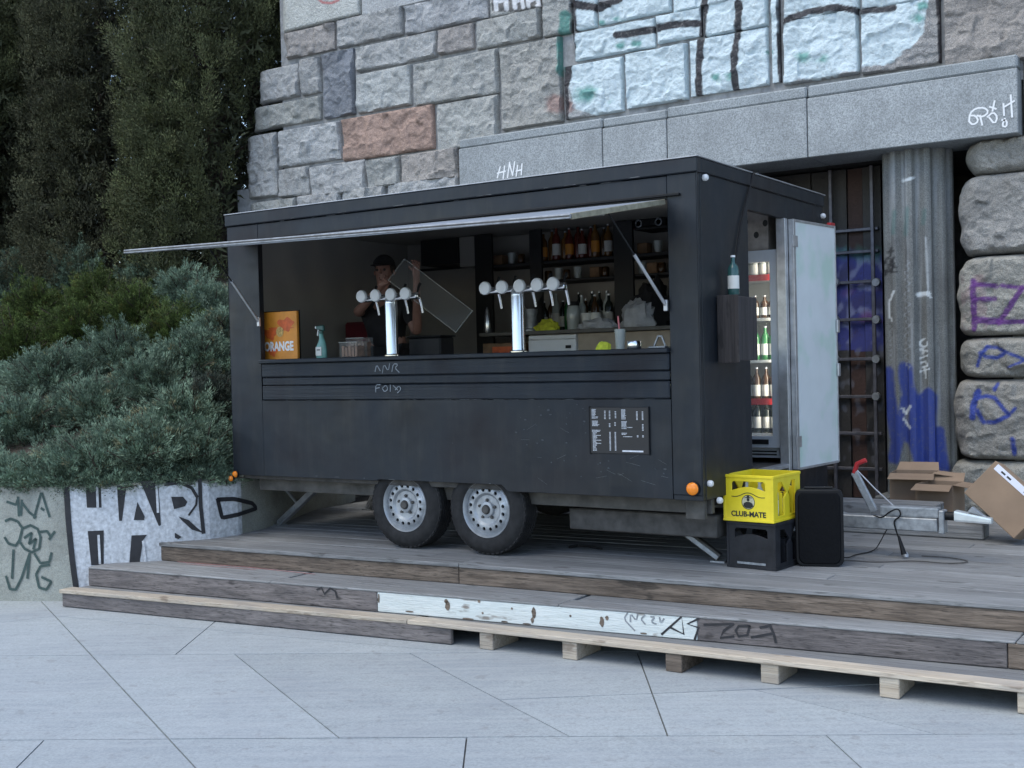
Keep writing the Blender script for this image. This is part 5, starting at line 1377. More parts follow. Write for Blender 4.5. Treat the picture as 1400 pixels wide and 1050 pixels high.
ms = thing('card_terminal', 'grey stand with a small black frame at the right end of the counter', 'stand', (hx_,.12,CZ), local=True)
MB().hexa([V(-.07,-.03,.0),V(.06,-.03,.0),V(.06,.05,.0),V(-.07,.05,0),V(-.05,-.03,.012),V(.06,-.03,.012),V(.06,.05,.012),V(-.05,.05,.012)]).build('base', MT['galv'], ms, bevel=.003)
for a, b in (((-.03,0,.012),(.0,0,.075)),((.05,0,.012),(.025,0,.075)),((-.005,0,.075),(.03,0,.075))): MB().bar(a, b, .012, .012).build('frame_bar', MT['galv'], ms, bevel=.002)
# black tub and dark bar items behind taps
bt = thing('black_bar_bin', 'black bin on the counter between the two tap towers', 'bin', (ony(590,480,.45).x,.45,CZ-.006), local=True)
MB().box(-.15,.15,-.09,.09,0,.14).build('bin_body', MT['plastic_black'], bt, bevel=.012)
MB().box(-.16,.16,-.1,.1,.141,.152).build('lid', MT['plastic_black'], bt, bevel=.004)

# ---- display fridge seen through the end door
fx0, fx1, fy = 3.42, 4.012, 1.46
fr = thing('display_fridge', 'tall glass-door fridge with lit bottle shelves inside the open end door', 'fridge', (3.7,fy,FZ))
fz0, fz1 = FZ+.04, 2.10
fm = simple('fridge_grey_frame', (.40,.43,.47), .4, .2, var=.06); fin = simple('fridge_liner', (.55,.55,.52), .6, var=.05)
MB().box(fx0, fx0+.03, fy+.06, fy+.60, fz0, fz1).build('side_panel', fm, fr); MB().box(fx1-.03, fx1, fy+.06, fy+.60, fz0, fz1).build('side_panel', fm, fr)
MB().box(fx0+.031, fx1-.031, fy+.57, fy+.60, fz0, fz1).build('back_panel', fin, fr)
MB().box(fx0+.031, fx1-.031, fy+.06, fy+.569, fz1-.03, fz1).build('top_panel', fin, fr); MB().box(fx0+.031, fx1-.031, fy+.06, fy+.569, fz0, fz0+.07).build('base_panel', fm, fr)
for i in range(2): MB().box(fx0+.05, fx1-.05, fy+.052, fy+.0595, fz0+.018+i*.022, fz0+.028+i*.022).build('vent_slot', MT['void'], fr)
dz0 = fz0+.075
df = MB().plate([(fx0,dz0),(fx1,dz0),(fx1,fz1),(fx0,fz1)], [[(fx0+.055,dz0+.085),(fx1-.06,dz0+.085),(fx1-.06,fz1-.085),(fx0+.055,fz1-.085)]], .045, lambda a, b, c: Vector((a, fy+.01+c, b))).build('door_frame', fm, fr, bevel=.002)
MB().box(fx1-.22, fx1-.09, fy+.004, fy+.0095, dz0+.025, dz0+.06).build('badge_plate', MT['plastic_black'], df)
MB().box(fx0+.05, fx1-.055, fy+.028, fy+.033, dz0+.08, fz1-.08).build('door_glass', simple('fridge_glass', (.9,.95,.95), .04, var=0, alpha=.06), df)
shz = [onyz for onyz in (ony(1045,584,fy+.12).z-.02, ony(1045,549,fy+.12).z, ony(1045,493,fy+.12).z, ony(1045,436,fy+.12).z, ony(1045,380,fy+.12).z)]
shz[0] = dz0+.095
for i, z in enumerate(shz):
    MB().box(fx0+.04, fx1-.04, fy+.09, fy+.55, z-.012, z).build('shelf', MT['white'], fr)
    if i in (1, 4): MB().box(fx0+.04, fx1-.04, fy+.078, fy+.0885, z-.022, z+.024).build('price_strip', MT['red'], fr)
    else: MB().box(fx0+.04, fx1-.04, fy+.080, fy+.0885, z-.014, z+.006).build('price_strip', MT['label_paper'], fr)
lamp = bpy.data.lights.new('fridge_light', 'AREA'); lamp.shape = 'RECTANGLE'; lamp.size = .03; lamp.size_y = 1.2; lamp.energy = 1.7; lamp.color = (1.0,.95,.80)
lo = bpy.data.objects.new('fridge_light', lamp); COL.objects.link(lo); lo.parent = fr
lo.location = V(fx1-.05, fy+.075, 1.45)-LOC[fr.name]; lo.rotation_euler = Vector((.75,-.62,0)).to_track_quat('Z','Y').to_euler()
rows = [(shz[0], 'darkbottle', .25, .031), (shz[1], 'brownbottle', .25, .033), (shz[2], 'greenbottle', .25, .033), (shz[3], 'brownbottle', .17, .04), (shz[4], 'clearbottle', .20, .037)]
rl = ['dark bottle on the bottom fridge shelf','brown bottle with white label on the second fridge shelf','green bottle with white label on the middle fridge shelf','stout brown bottle on the fourth fridge shelf','clear bottle on the top fridge shelf']
for i, (z, m, h, r) in enumerate(rows):
    for j in range(7):
        bottle(fx1-.082-j*.068, fy+.125+.012*(j % 2), z+.001, h, min(r, .032), MT[m], label=rl[i], group='fridge bottles row %s' % ['one','two','three','four','five'][i], nm='bottle')
tb_ = thing('carton_on_fridge', 'printed grey carton on top of the display fridge', 'carton', (3.8,fy+.2,fz1+.001))
MB().box(fx0+.1, fx1-.09, fy+.08, fy+.4, fz1+.001, 2.40).build('carton_body', simple('grey_carton', (.30,.27,.25), .85, var=.3, scale=12), tb_, bevel=.003)
mb = MB()
for k, (a, b) in enumerate(((.05,.2),(.12,.1),(.2,.22),(.28,.12),(.35,.2))): mb.add([(fx1-.46+a+.02*math.cos(t), fy+.0785, fz1+b+.025*math.sin(t)) for t in np.linspace(0, 6.28, 10, endpoint=False)], [list(range(10))])
mb.build('carton_print', MT['ink'], tb_)
# bottle on the meter box
zbx = 1.7265
wb = bottle(TL+.075, .36, zbx, .25, .036, simple('teal_glass', (.03,.09,.085), .12, var=0, spec=.6), label='dark green bottle with white label standing on the black wall box', nm='bottle', cap=MT['white'])
# ================================================================== PERSON
PY = .95
P0 = ony(526, 372, PY); px_, pz_ = P0.x, P0.z      # head centre
per = thing('person', 'person in black T-shirt and cap holding a clear sheet behind the counter', 'person', (px_,PY,FZ))
def skinmesh(name, joints, edges, mat, parent, sub=2):
    me = bpy.data.meshes.new(name); off = LOC[parent.name]
    names = list(joints); me.from_pydata([tuple(Vector(joints[n][0])-off) for n in names], [(names.index(a), names.index(b)) for a, b in edges], [])
    o = bpy.data.objects.new(name, me); COL.objects.link(o); o.parent = parent; LOC[o.name] = off
    sk = o.modifiers.new('skin', 'SKIN'); sk.use_smooth_shade = True
    for i, n in enumerate(names):
        r = joints[n][1]; r = r if isinstance(r, tuple) else (r, r)
        me.skin_vertices[0].data[i].radius = r
        me.skin_vertices[0].data[i].use_root = (i == 0)
    ss = o.modifiers.new('sub', 'SUBSURF'); ss.levels = sub; ss.render_levels = sub
    me.materials.append(mat); return o
hx0, hz0 = px_, pz_
sz = hz0-.27           # shoulder height
D = Vector((math.sin(R(20)), -math.cos(R(20)), 0))      # facing the counter, turned a little to the camera side
S = Vector((D.y*-1, D.x, 0))*1                            # person's left -> +x
S = Vector((math.cos(R(20)), math.sin(R(20)), 0))
base = Vector((px_, PY, 0))
def PP(s, f, z): return base+S*s+D*f+V(0,0,z)
eR = ony(488,428,PY-.22); hR = ony(524,388,PY-.28); hL = ony(569,368,PY-.22); eL = PP(.30,.10,sz-.25)
J = {'pel':(PP(0,-.02,FZ+.92),(.15,.11)), 'belly':(PP(0,0,FZ+1.08),(.145,.105)), 'chest':(PP(0,.0,sz-.10),(.16,.11)), 'nbase':(PP(0,-.01,sz+.03),(.075,.07)), 'neck':(PP(0,.0,sz+.10),(.056,.058)),
     'jaw':(PP(0,.035,hz0-.075),(.058,.066)), 'head':(PP(0,.02,hz0+.0),(.078,.096)), 'crown':(PP(0,.005,hz0+.085),(.066,.078)),
     'shR':(PP(-.185,0,sz-.02),.062), 'elR':(eR,.043), 'wrR':(eR.lerp(hR,.82),.029), 'paR':(hR,(.036,.026)),
     'shL':(PP(.185,0,sz-.02),.062), 'elL':(eL,.043), 'wrL':(eL.lerp(hL,.82),.029), 'paL':(hL,(.036,.026)),
     'hipR':(PP(-.10,-.02,FZ+.86),.088), 'knR':(PP(-.11,.02,FZ+.47),.060), 'anR':(PP(-.11,-.03,FZ+.08),.042), 'toR':(PP(-.12,.13,FZ+.035),.035),
     'hipL':(PP(.10,-.02,FZ+.86),.088), 'knL':(PP(.11,.02,FZ+.47),.060), 'anL':(PP(.11,-.03,FZ+.08),.042), 'toL':(PP(.13,.13,FZ+.035),.035)}
Ed = [('pel','belly'),('belly','chest'),('chest','nbase'),('nbase','neck'),('neck','jaw'),('jaw','head'),('head','crown'),('chest','shR'),('shR','elR'),('elR','wrR'),('wrR','paR'),('chest','shL'),('shL','elL'),('elL','wrL'),('wrL','paL'),
      ('pel','hipR'),('hipR','knR'),('knR','anR'),('anR','toR'),('pel','hipL'),('hipL','knL'),('knL','anL'),('anL','toL')]
# fingers, thumb
for sd, h, e in (('R', hR, eR), ('L', hL, eL)):
    ax = (h-e).normalized(); side = ax.cross(D).normalized(); fwd = side.cross(ax).normalized()
    for k, ln in enumerate((.030, .034, .032, .025)):
        o_ = side*(-.027+.018*k)
        J['f%s%da' % (sd, k)] = (h+ax*.045+o_, .0088); J['f%s%db' % (sd, k)] = (h+ax*(.045+ln)+o_-fwd*-.010, .0080); J['f%s%dc' % (sd, k)] = (h+ax*(.045+ln*1.3)+o_+fwd*(.012+ln*.7), .0070)
        Ed += [('pa'+sd, 'f%s%da' % (sd, k)), ('f%s%da' % (sd, k), 'f%s%db' % (sd, k)), ('f%s%db' % (sd, k), 'f%s%dc' % (sd, k))]
    J['t%sa' % sd] = (h-side*.042+fwd*.012, .0105); J['t%sb' % sd] = (h-side*.050+fwd*.03+ax*.03, .0085)
    Ed += [('pa'+sd, 't%sa' % sd), ('t%sa' % sd, 't%sb' % sd)]
body = skinmesh('body', J, Ed, MT['skin'], per)
g_ = .016
def fat(n, d): 
    p, r = J[n]; r = r if isinstance(r, tuple) else (r, r); return (p, (r[0]+d, r[1]+d))
SJ = {'pel':(PP(0,-.02,FZ+.84),(.170,.130)), 'belly':fat('belly',.022), 'chest':fat('chest',.018), 'nb':(PP(0,-.01,sz+.015),(.085,.08)), 'shR':fat('shR',.016), 'slR':(J['shR'][0].lerp(J['elR'][0],.70),.062), 'shL':fat('shL',.016), 'slL':(J['shL'][0].lerp(J['elL'][0],.70),.062)}
skinmesh('t_shirt', SJ, [('pel','belly'),('belly','chest'),('chest','nb'),('chest','shR'),('shR','slR'),('chest','shL'),('shL','slL')], MT['shirt'], per)
TJ = {'pel':fat('pel',.02), 'hipR':fat('hipR',.016), 'knR':fat('knR',.014), 'anR':fat('anR',.012), 'hipL':fat('hipL',.016), 'knL':fat('knL',.014), 'anL':fat('anL',.012)}
skinmesh('trousers', TJ, [('pel','hipR'),('hipR','knR'),('knR','anR'),('pel','hipL'),('hipL','knL'),('knL','anL')], MT['shirt'], per)
# cap, hair, face
hc = PP(0, .01, hz0+.05)
mb = MB(); n = 24; rr = []
for j in range(7):
    ph = (math.pi/2)*j/6
    for i in range(n):
        t = 2*math.pi*i/n; mb.v.append(hc+S*(.092*math.cos(ph)*math.cos(t))+D*(.108*math.cos(ph)*math.sin(t))+V(0,0,.095*math.sin(ph)))
mb.f = [(j*n+i, j*n+(i+1) % n, (j+1)*n+(i+1) % n, (j+1)*n+i) for j in range(6) for i in range(n)]
cap_ = mb.build('cap', MT['shirt'], per, smooth=True)
mb = MB(); q = [hc+S*(.085*math.cos(t))+D*(.085*max(0,math.sin(t))+.06+.06*math.sin(t))+V(0,0,.004-.02*math.sin(t)) for t in np.linspace(.0, math.pi, 14)]
q2 = [p+V(0,0,.006) for p in q]; k = len(q)
mb.add(q+q2, [list(range(k)), list(range(2*k-1, k-1, -1))]+[(i, (i+1) % k, k+(i+1) % k, k+i) for i in range(k)])
mb.build('brim', MT['shirt'], cap_)
MB().lathe([(.084,-.03),(.089,0),(.086,.03)], 20, PP(0,-.02,hz0+.02)).build('hair', MT['hair'], per, smooth=True)
MB().hexa([PP(-.010,.10,hz0-.022),PP(.010,.10,hz0-.022),PP(.013,.128,hz0-.020),PP(-.013,.128,hz0-.020),PP(-.006,.10,hz0+.02),PP(.006,.10,hz0+.02),PP(.006,.108,hz0+.02),PP(-.006,.108,hz0+.02)]).build('nose', MT['skin'], per, bevel=.004)
for s in (-1, 1):
    MB().lathe([(0,.006),(.009,.004),(.012,0),(0,-.002)], 10, PP(s*.032,.098,hz0+.012), tuple(D)).build('eye', MT['hair'], per, smooth=True)
    MB().lathe([(0,.012),(.018,.008),(.024,0),(.018,-.006),(0,-.006)], 12, PP(s*.082,0,hz0-.005), tuple(S*s)).build('ear', MT['skin'], per, smooth=True)
MB().box(-.02,.02,0,.004,-.003,.003).build('tmp', None) if False else None
# clear acrylic sheet
yS = PY-.33
A_, B_, C_ = ony(553,354,yS), ony(531,383,yS-.05), ony(646,425,yS+.12); D_ = B_+(C_-A_)
nrm = (B_-A_).cross(C_-A_).normalized()*.004
sh_ = thing('acrylic_sheet', 'clear acrylic sheet tilted in the hands of the person', 'sheet', tuple(A_))
MB().hexa([A_,C_,D_,B_,A_+nrm,C_+nrm,D_+nrm,B_+nrm]).build('pane', MT['acrylic'], sh_)
for p, q in ((A_,B_),(A_,C_),(B_,D_),(C_,D_)): MB().bar(p+nrm*.5, q+nrm*.5, .006, .006).build('edge', MT['acrylic_edge'], sh_)

# ================================================================== ON THE DECK
def crate(name, label, loc, rz, mat, w=.335, d=.39, h=.295, bottles=False):
    t = thing(name, label, 'crate', loc, rz, local=True)
    def arch(w2, z0, z1, rise):
        pts = [(-w2,z0),(-w2,z1-.012),(-w2+.012,z1),(w2-.012,z1),(w2,z1-.012),(w2,z0)]
        for k in range(1, 8):
            x = w2-2*w2*k/8; pts.append((x, z0+rise*math.sin(math.pi*k/8)))
        return pts
    MB().plate([(-w/2,.0),(w/2,.0),(w/2,h),(-w/2,h)], [arch(w*.34, h*.66, h*.86, h*.085)], .012, lambda a, b, c: Vector((a, c, b))).build('front_side', mat, t, bevel=.002)
    MB().plate([(-w/2,.0),(w/2,.0),(w/2,h),(-w/2,h)], [arch(w*.34, h*.66, h*.86, h*.085)], .012, lambda a, b, c: Vector((a, d-.012+c, b))).build('back_side', mat, t, bevel=.002)
    for s in (-1, 1):
        MB().plate([(.0125,.0),(d-.0125,.0),(d-.0125,h),(.0125,h)], [[(.07,h*.13),(d*.40,h*.13),(d*.40,h*.5),(d*.5,h*.60),(d*.32,h*.84),(.07,h*.84)], [(d*.60,h*.13),(d-.07,h*.13),(d-.07,h*.84),(d*.68,h*.84),(d*.5+.02,h*.60),(d*.60,h*.5)]], .011, lambda a, b, c: Vector((s*w/2-(.011 if s > 0 else 0)+c, a, b))).build('end_side', mat, t, bevel=.002)
    MB().box(-w/2+.013, w/2-.013, .013, d-.013, .004, .012).build('floor', mat, t)
    for zz, e in ((h-.018, .006), (0.001, .006)):
        MB().box(-w/2-e, w/2+e, -e, -.0005, zz, zz+.016).build('rim', mat, t, bevel=.002)
        MB().box(w/2+.0005, w/2+e, .0, d, zz, zz+.016).build('rim', mat, t, bevel=.002)
    for s in (-1, 1): MB().box(s*w/2-.012 if s > 0 else -w/2-.004, w/2+.004 if s > 0 else -w/2+.012, -.004, -.0005, .018, h-.019).build('corner_post', mat, t, bevel=.0015)
    for k in (-1, 0, 1): MB().box(k*w/4-.002, k*w/4+.002, .013, d-.013, .013, h*.6).build('divider', mat, t)
    for k in (1, 2, 3, 4): MB().box(-w/2+.013, w/2-.013, k*d/5-.002, k*d/5+.002, .0135, h*.6).build('divider', mat, t)
    return t, w, d, h
cz = R(-6.5)
c1_, w, d, h = crate('bottle_crate', 'dark grey plastic bottle crate standing on the deck', (4.232,.342,.001), cz, MT['crate_black'])
lab = MB(); lab.box(-.10,.10,-.0016,-.0006,.028,.042); lab.build('worn_label', MT['chalk'], c1_)
c2_, w, d, h = crate('bottle_crate', 'yellow plastic bottle crate reading CLUB-MATE, atop the dark crate', (4.222,.335,.2975), R(-5), MT['yellow'], w=.34)
text_obj('CLUB-MATE', .046, MT['ink'], c2_, Matrix.Translation((0,-.0016,.048)) @ Matrix.Rotation(R(90), 4, 'X'), extrude=.0004, bold=.0016, xs=.98)
mb = MB(); n = 40
mb.add([(r*math.cos(2*math.pi*j/n), -.0016, .125+r*math.sin(2*math.pi*j/n)) for r in (.046,.042) for j in range(n)], [(j, (j+1) % n, n+(j+1) % n, n+j) for j in range(n)])
mb.stroke([(-.115,.158),(-.085,.156),(-.055,.165),(-.025,.180),(0,.184),(.025,.180),(.055,.165),(.085,.156),(.115,.158)], .0045, lambda a, b, c: Vector((a, -.0016-c, b)))
mb.build('emblem_ring', MT['ink'], c2_)
mb = MB(); mb.add([(.0415*math.cos(2*math.pi*j/n), -.0010, .125+.0415*math.sin(2*math.pi*j/n)) for j in range(n)], [list(range(n))])
mb.build('emblem_ground', simple('emblem_pale', (.52,.50,.36), .6, var=.2, scale=70), c2_)
mb = MB()       # hatted figure
for k, pl in enumerate(([(-.030,.151),(.030,.151),(.022,.155),(.010,.156),(.008,.166),(-.008,.166),(-.010,.156),(-.022,.155)],
    [(-.009,.150),(.009,.150),(.010,.136),(.0,.128),(-.010,.136)], [(-.034,.100),(-.030,.118),(-.012,.127),(.012,.127),(.030,.118),(.034,.100),(.016,.088),(-.016,.088)])):
    mb.add([(a, -.0020-.0002*k, b) for a, b in pl], [list(range(len(pl)))])
mb.build('emblem_figure', MT['ink'], c2_)
for j, (bx_, by_) in enumerate(((-.05,.08),(.03,.10),(.12,.11),(.12,.26))):
    q = Matrix.Rotation(R(-5), 4, 'Z') @ Vector((bx_, by_, 0))
    bottle(4.222+q.x, .335+q.y, .2975+.0125, .245, .030, MT['clearbottle' if j < 3 else 'brownbottle'], label='clear glass bottle standing in the yellow crate' if j < 3 else 'brown bottle standing in the yellow crate', group='bottles in the yellow crate')
# loudspeaker
sp = thing('loudspeaker', 'black plastic loudspeaker standing on the deck beside the crates', 'loudspeaker', (4.585,.60,.001), R(20), local=True)
w2, hh, dd = .148, .485, .24
def spk_outline(e, top=0):
    P_ = []
    for (cx_, cz_, a0_, sx_, sz_) in ((w2-.05,.05,-90,.05,.05),(w2-.03,hh-.05,0,.03,.05),(-w2+.03,hh-.05,90,.03,.05),(-w2+.05,.05,180,.05,.05)):
        for k in range(6):
            a = R(a0_+90*k/5); P_.append((cx_+(sx_-e)*math.cos(a), cz_+(sz_-e)*math.sin(a)))
    return P_
o1, o2 = spk_outline(0), spk_outline(0); k = len(o1)
mb = MB(); prs = [(o1,-.0),(o1,.06)]+[([(a*.78, b*.94+.015) for a, b in o1], dd)]
mb.add([(a, y, b) for o_, y in prs for a, b in o_], [(r*k+i, r*k+(i+1) % k, (r+1)*k+(i+1) % k, (r+1)*k+i) for r in range(2) for i in range(k)]+[list(range(k)), [2*k+i for i in range(k-1,-1,-1)]])
cab_ = mb.build('cabinet', MT['plastic_black'], sp, bevel=.006, smooth=True)
gi = [(a*.88, .242+(b-.242)*.93) for a, b in o1]; gi2 = [(a*.84, .242+(b-.242)*.90) for a, b in o1]
mb = MB(); mb.add([(a, -.001, b) for a, b in gi]+[(a, -.012, b) for a, b in gi2], [(i, (i+1) % k, k+(i+1) % k, k+i) for i in range(k)]+[[k+i for i in range(k)]])
gr_ = mb.build('grille', MT['grille'], sp)
MB().box(-.09,.09,.06,.10,hh+.001,hh+.012).build('carry_handle', MT['plastic_black'], sp, bevel=.004)
# low beam behind the hitch
bm_l = ony(1150,722,2.12).x; bm_r = ony(1345,722,2.12).x
lb = thing('low_beam', 'grey timber beam lying on the deck behind the trailer hitch', 'beam', ((bm_l+bm_r)/2,2.15,0))
MB().box(3.9, bm_r, 2.10, 2.30, .003, .105).build('timber', MT['deck'], lb, bevel=.008)
MB().box(3.9, bm_r-.35, 2.24, 2.46, .106, .22).build('timber', MT['deck'], lb, bevel=.008)
# cardboard boxes
b1 = thing('cardboard_box', 'small open cardboard box behind the drawbar with its flaps up', 'cardboard box', (ony(1262,690,2.62).x,2.62,.002), R(-4), local=True)
wB, hB, dB = .30, .27, .34
s0 = ony(1280,690,2.6)
def carton(t, x0, x1, y0, y1, h, flaps=True, mat=MT['card'], lid=None):
    e = .005
    MB().box(x0, x1, y0, y0+e, 0, h).build('front_wall', mat, t); MB().box(x0, x1, y1-e, y1, 0, h).build('back_wall', mat, t)
    MB().box(x0, x0+e, y0+e+.0005, y1-e-.0005, 0, h).build('side_wall', mat, t); MB().box(x1-e, x1, y0+e+.0005, y1-e-.0005, 0, h).build('side_wall', mat, t)
    MB().box(x0+e, x1-e, y0+e, y1-e, .001, .006).build('bottom', mat, t)
    if flaps:
        MB().hexa([V(x0+.004,y0,h+.001),V(x1-.004,y0,h+.001),V(x1-.004,y0+e,h+.001),V(x0+.004,y0+e,h+.001),V(x0+.004,y0-.12,h-.035),V(x1+.01,y0-.12,h-.035),V(x1+.01,y0-.12+e,h-.03),V(x0+.004,y0-.12+e,h-.03)]).build('flap', mat, t)
        MB().hexa([V(x0+.004,y1-e,h+.001),V(x1-.004,y1-e,h+.001),V(x1-.004,y1,h+.001),V(x0+.004,y1,h+.001),V(x0+.02,y1+.09,h+.06),V(x1-.02,y1+.09,h+.06),V(x1-.02,y1+.095,h+.055),V(x0+.02,y1+.095,h+.055)]).build('flap', mat, t)
        MB().hexa([V(x1-e,y0+.006,h+.001),V(x1,y0+.006,h+.001),V(x1,y1-.006,h+.001),V(x1-e,y1-.006,h+.001),V(x1+.13,y0+.006,h-.02),V(x1+.135,y0+.006,h-.015),V(x1+.135,y1-.006,h-.015),V(x1+.13,y1-.006,h-.02)]).build('flap', mat, t)
carton(b1, -.04, .24, -.05, .24, .33)
b3 = thing('cardboard_box', 'taller cardboard box standing behind the small open one', 'cardboard box', (ony(1250,690,2.95).x,2.95,.002), R(6), local=True)
carton(b3, -.17, .17, -.10, .2, .38, flaps=True)
# big tilted carton
gC = ony(1385,744,2.0)
A2, B2, C2 = ony(1333,678,2.22), ony(1385,745,2.0), ony(1352,648,2.30)
e1 = (B2-A2); e2 = (C2-A2)
bb = thing('cardboard_box', 'large tilted cardboard box with a white label leaning by the pier', 'cardboard box', (5.55,2.05,.0))
p0 = onz(1386,746,.004)
u1 = Vector((-.66,.12,.58)).normalized(); u2 = Vector((.62,.12,.72)); u2 = (u2-u1*u2.dot(u1)).normalized(); u3 = u1.cross(u2).normalized()
if u3.y < 0: u3 = -u3
q0 = p0; W1, W2, W3 = .45, .31, .26
def tb3(a, b, c): return q0+u1*a+u2*b+u3*c
mb = MB().hexa([tb3(0,0,0),tb3(W1,0,0),tb3(W1,W2,0),tb3(0,W2,0),tb3(0,0,W3),tb3(W1,0,W3),tb3(W1,W2,W3),tb3(0,W2,W3)])
bx_ = mb.build('carton_body', MT['card'], bb, bevel=.004)
lz = min(v.z for v in mb.v)
bb.location.z += .004-lz
MB().hexa([tb3(W1-.03,W2-.05,-.004),tb3(.08,W2-.05,-.004),tb3(.08,W2-.004,-.004),tb3(W1-.03,W2-.004,-.004),tb3(W1-.03,W2-.05,-.002),tb3(.08,W2-.05,-.002),tb3(.08,W2-.004,-.002),tb3(W1-.03,W2-.004,-.002)]).build('label_strip', MT['tape'], bx_)
mb = MB()
for k in (0,1,4,5): mb.add([tb3(W1-.08-k*.05,W2-.035,-.0048),tb3(W1-.115-k*.05,W2-.035,-.0048),tb3(W1-.115-k*.05,W2-.022,-.0048),tb3(W1-.08-k*.05,W2-.022,-.0048)], [(0,1,2,3)])
mb.build('label_print', MT['ink'], bx_)['kind'] = 'stuff'
# cables on the deck
cb = MB()
cb.tube(smoothp([V(4.62,.80,.05), V(4.66,.90,.012), onz(1170,758,.008), onz(1195,754,.008), onz(1203,742,.03), ony(1210,728,HY-.04), ony(1214,722,HY-.04)]), .004, 6)
tag(cb.build('speaker_cable', MT['plastic_black'], smooth=True), 'thin black cable running over the deck from the loudspeaker to the drawbar', 'cable')
tag(MB().tube(smoothp([V(4.63,.82,.008)]+[onz(u, v, .007) for u, v in ((1162,766),(1200,769),(1250,766),(1300,771),(1330,768),(1300,762),(1260,760))]), .0035, 6).build('loose_cable', MT['steel_dark'], smooth=True), 'thin grey cable lying in a loop on the deck past the plug', 'cable')
tag(MB().tube([onz(u, v, .008) for u, v in ((778,748),(790,746),(805,747),(822,750))], .010, 6).build('stick', MT['intdark'], smooth=True), 'dark stick on the deck under the trailer', 'stick')

# ================================================================== PLANTS
def leaf_object(name, parent, base, dirs, Ln, Wd, tint, mat):
    n = len(base); off = np.array(LOC.get(parent.name, Vector((0,0,0))))
    dirs = dirs/np.linalg.norm(dirs, axis=1, keepdims=True)
    rnd = rng.normal(size=(n, 3)); sd = np.cross(dirs, rnd); sd /= np.linalg.norm(sd, axis=1, keepdims=True)+1e-9
    b = base-off; mid = b+dirs*(Ln*.45)[:, None]
    vs_ = np.stack([b+sd*(Wd/2)[:, None]+dirs*(Ln*.2)[:, None], b+dirs*Ln[:, None], b-sd*(Wd/2)[:, None]], axis=1).reshape(-1, 3).astype(np.float32)
    me = bpy.data.meshes.new(name)
    me.vertices.add(n*3); me.vertices.foreach_set('co', vs_.ravel())
    me.loops.add(n*3); me.loops.foreach_set('vertex_index', np.arange(n*3, dtype=np.int32))
    me.polygons.add(n); me.polygons.foreach_set('loop_start', np.arange(0, n*3, 3, dtype=np.int32)); me.polygons.foreach_set('loop_total', np.full(n, 3, dtype=np.int32))
    me.update(calc_edges=True)
    at = me.color_attributes.new('tint', 'FLOAT_COLOR', 'POINT')
    col = np.ones((n, 3, 4), dtype=np.float32); col[:, :, :3] = tint[:, None, :]
    at.data.foreach_set('color', col.ravel())
    me.materials.append(mat)
    o = bpy.data.objects.new(name, me); COL.objects.link(o); o.parent = parent
    return o
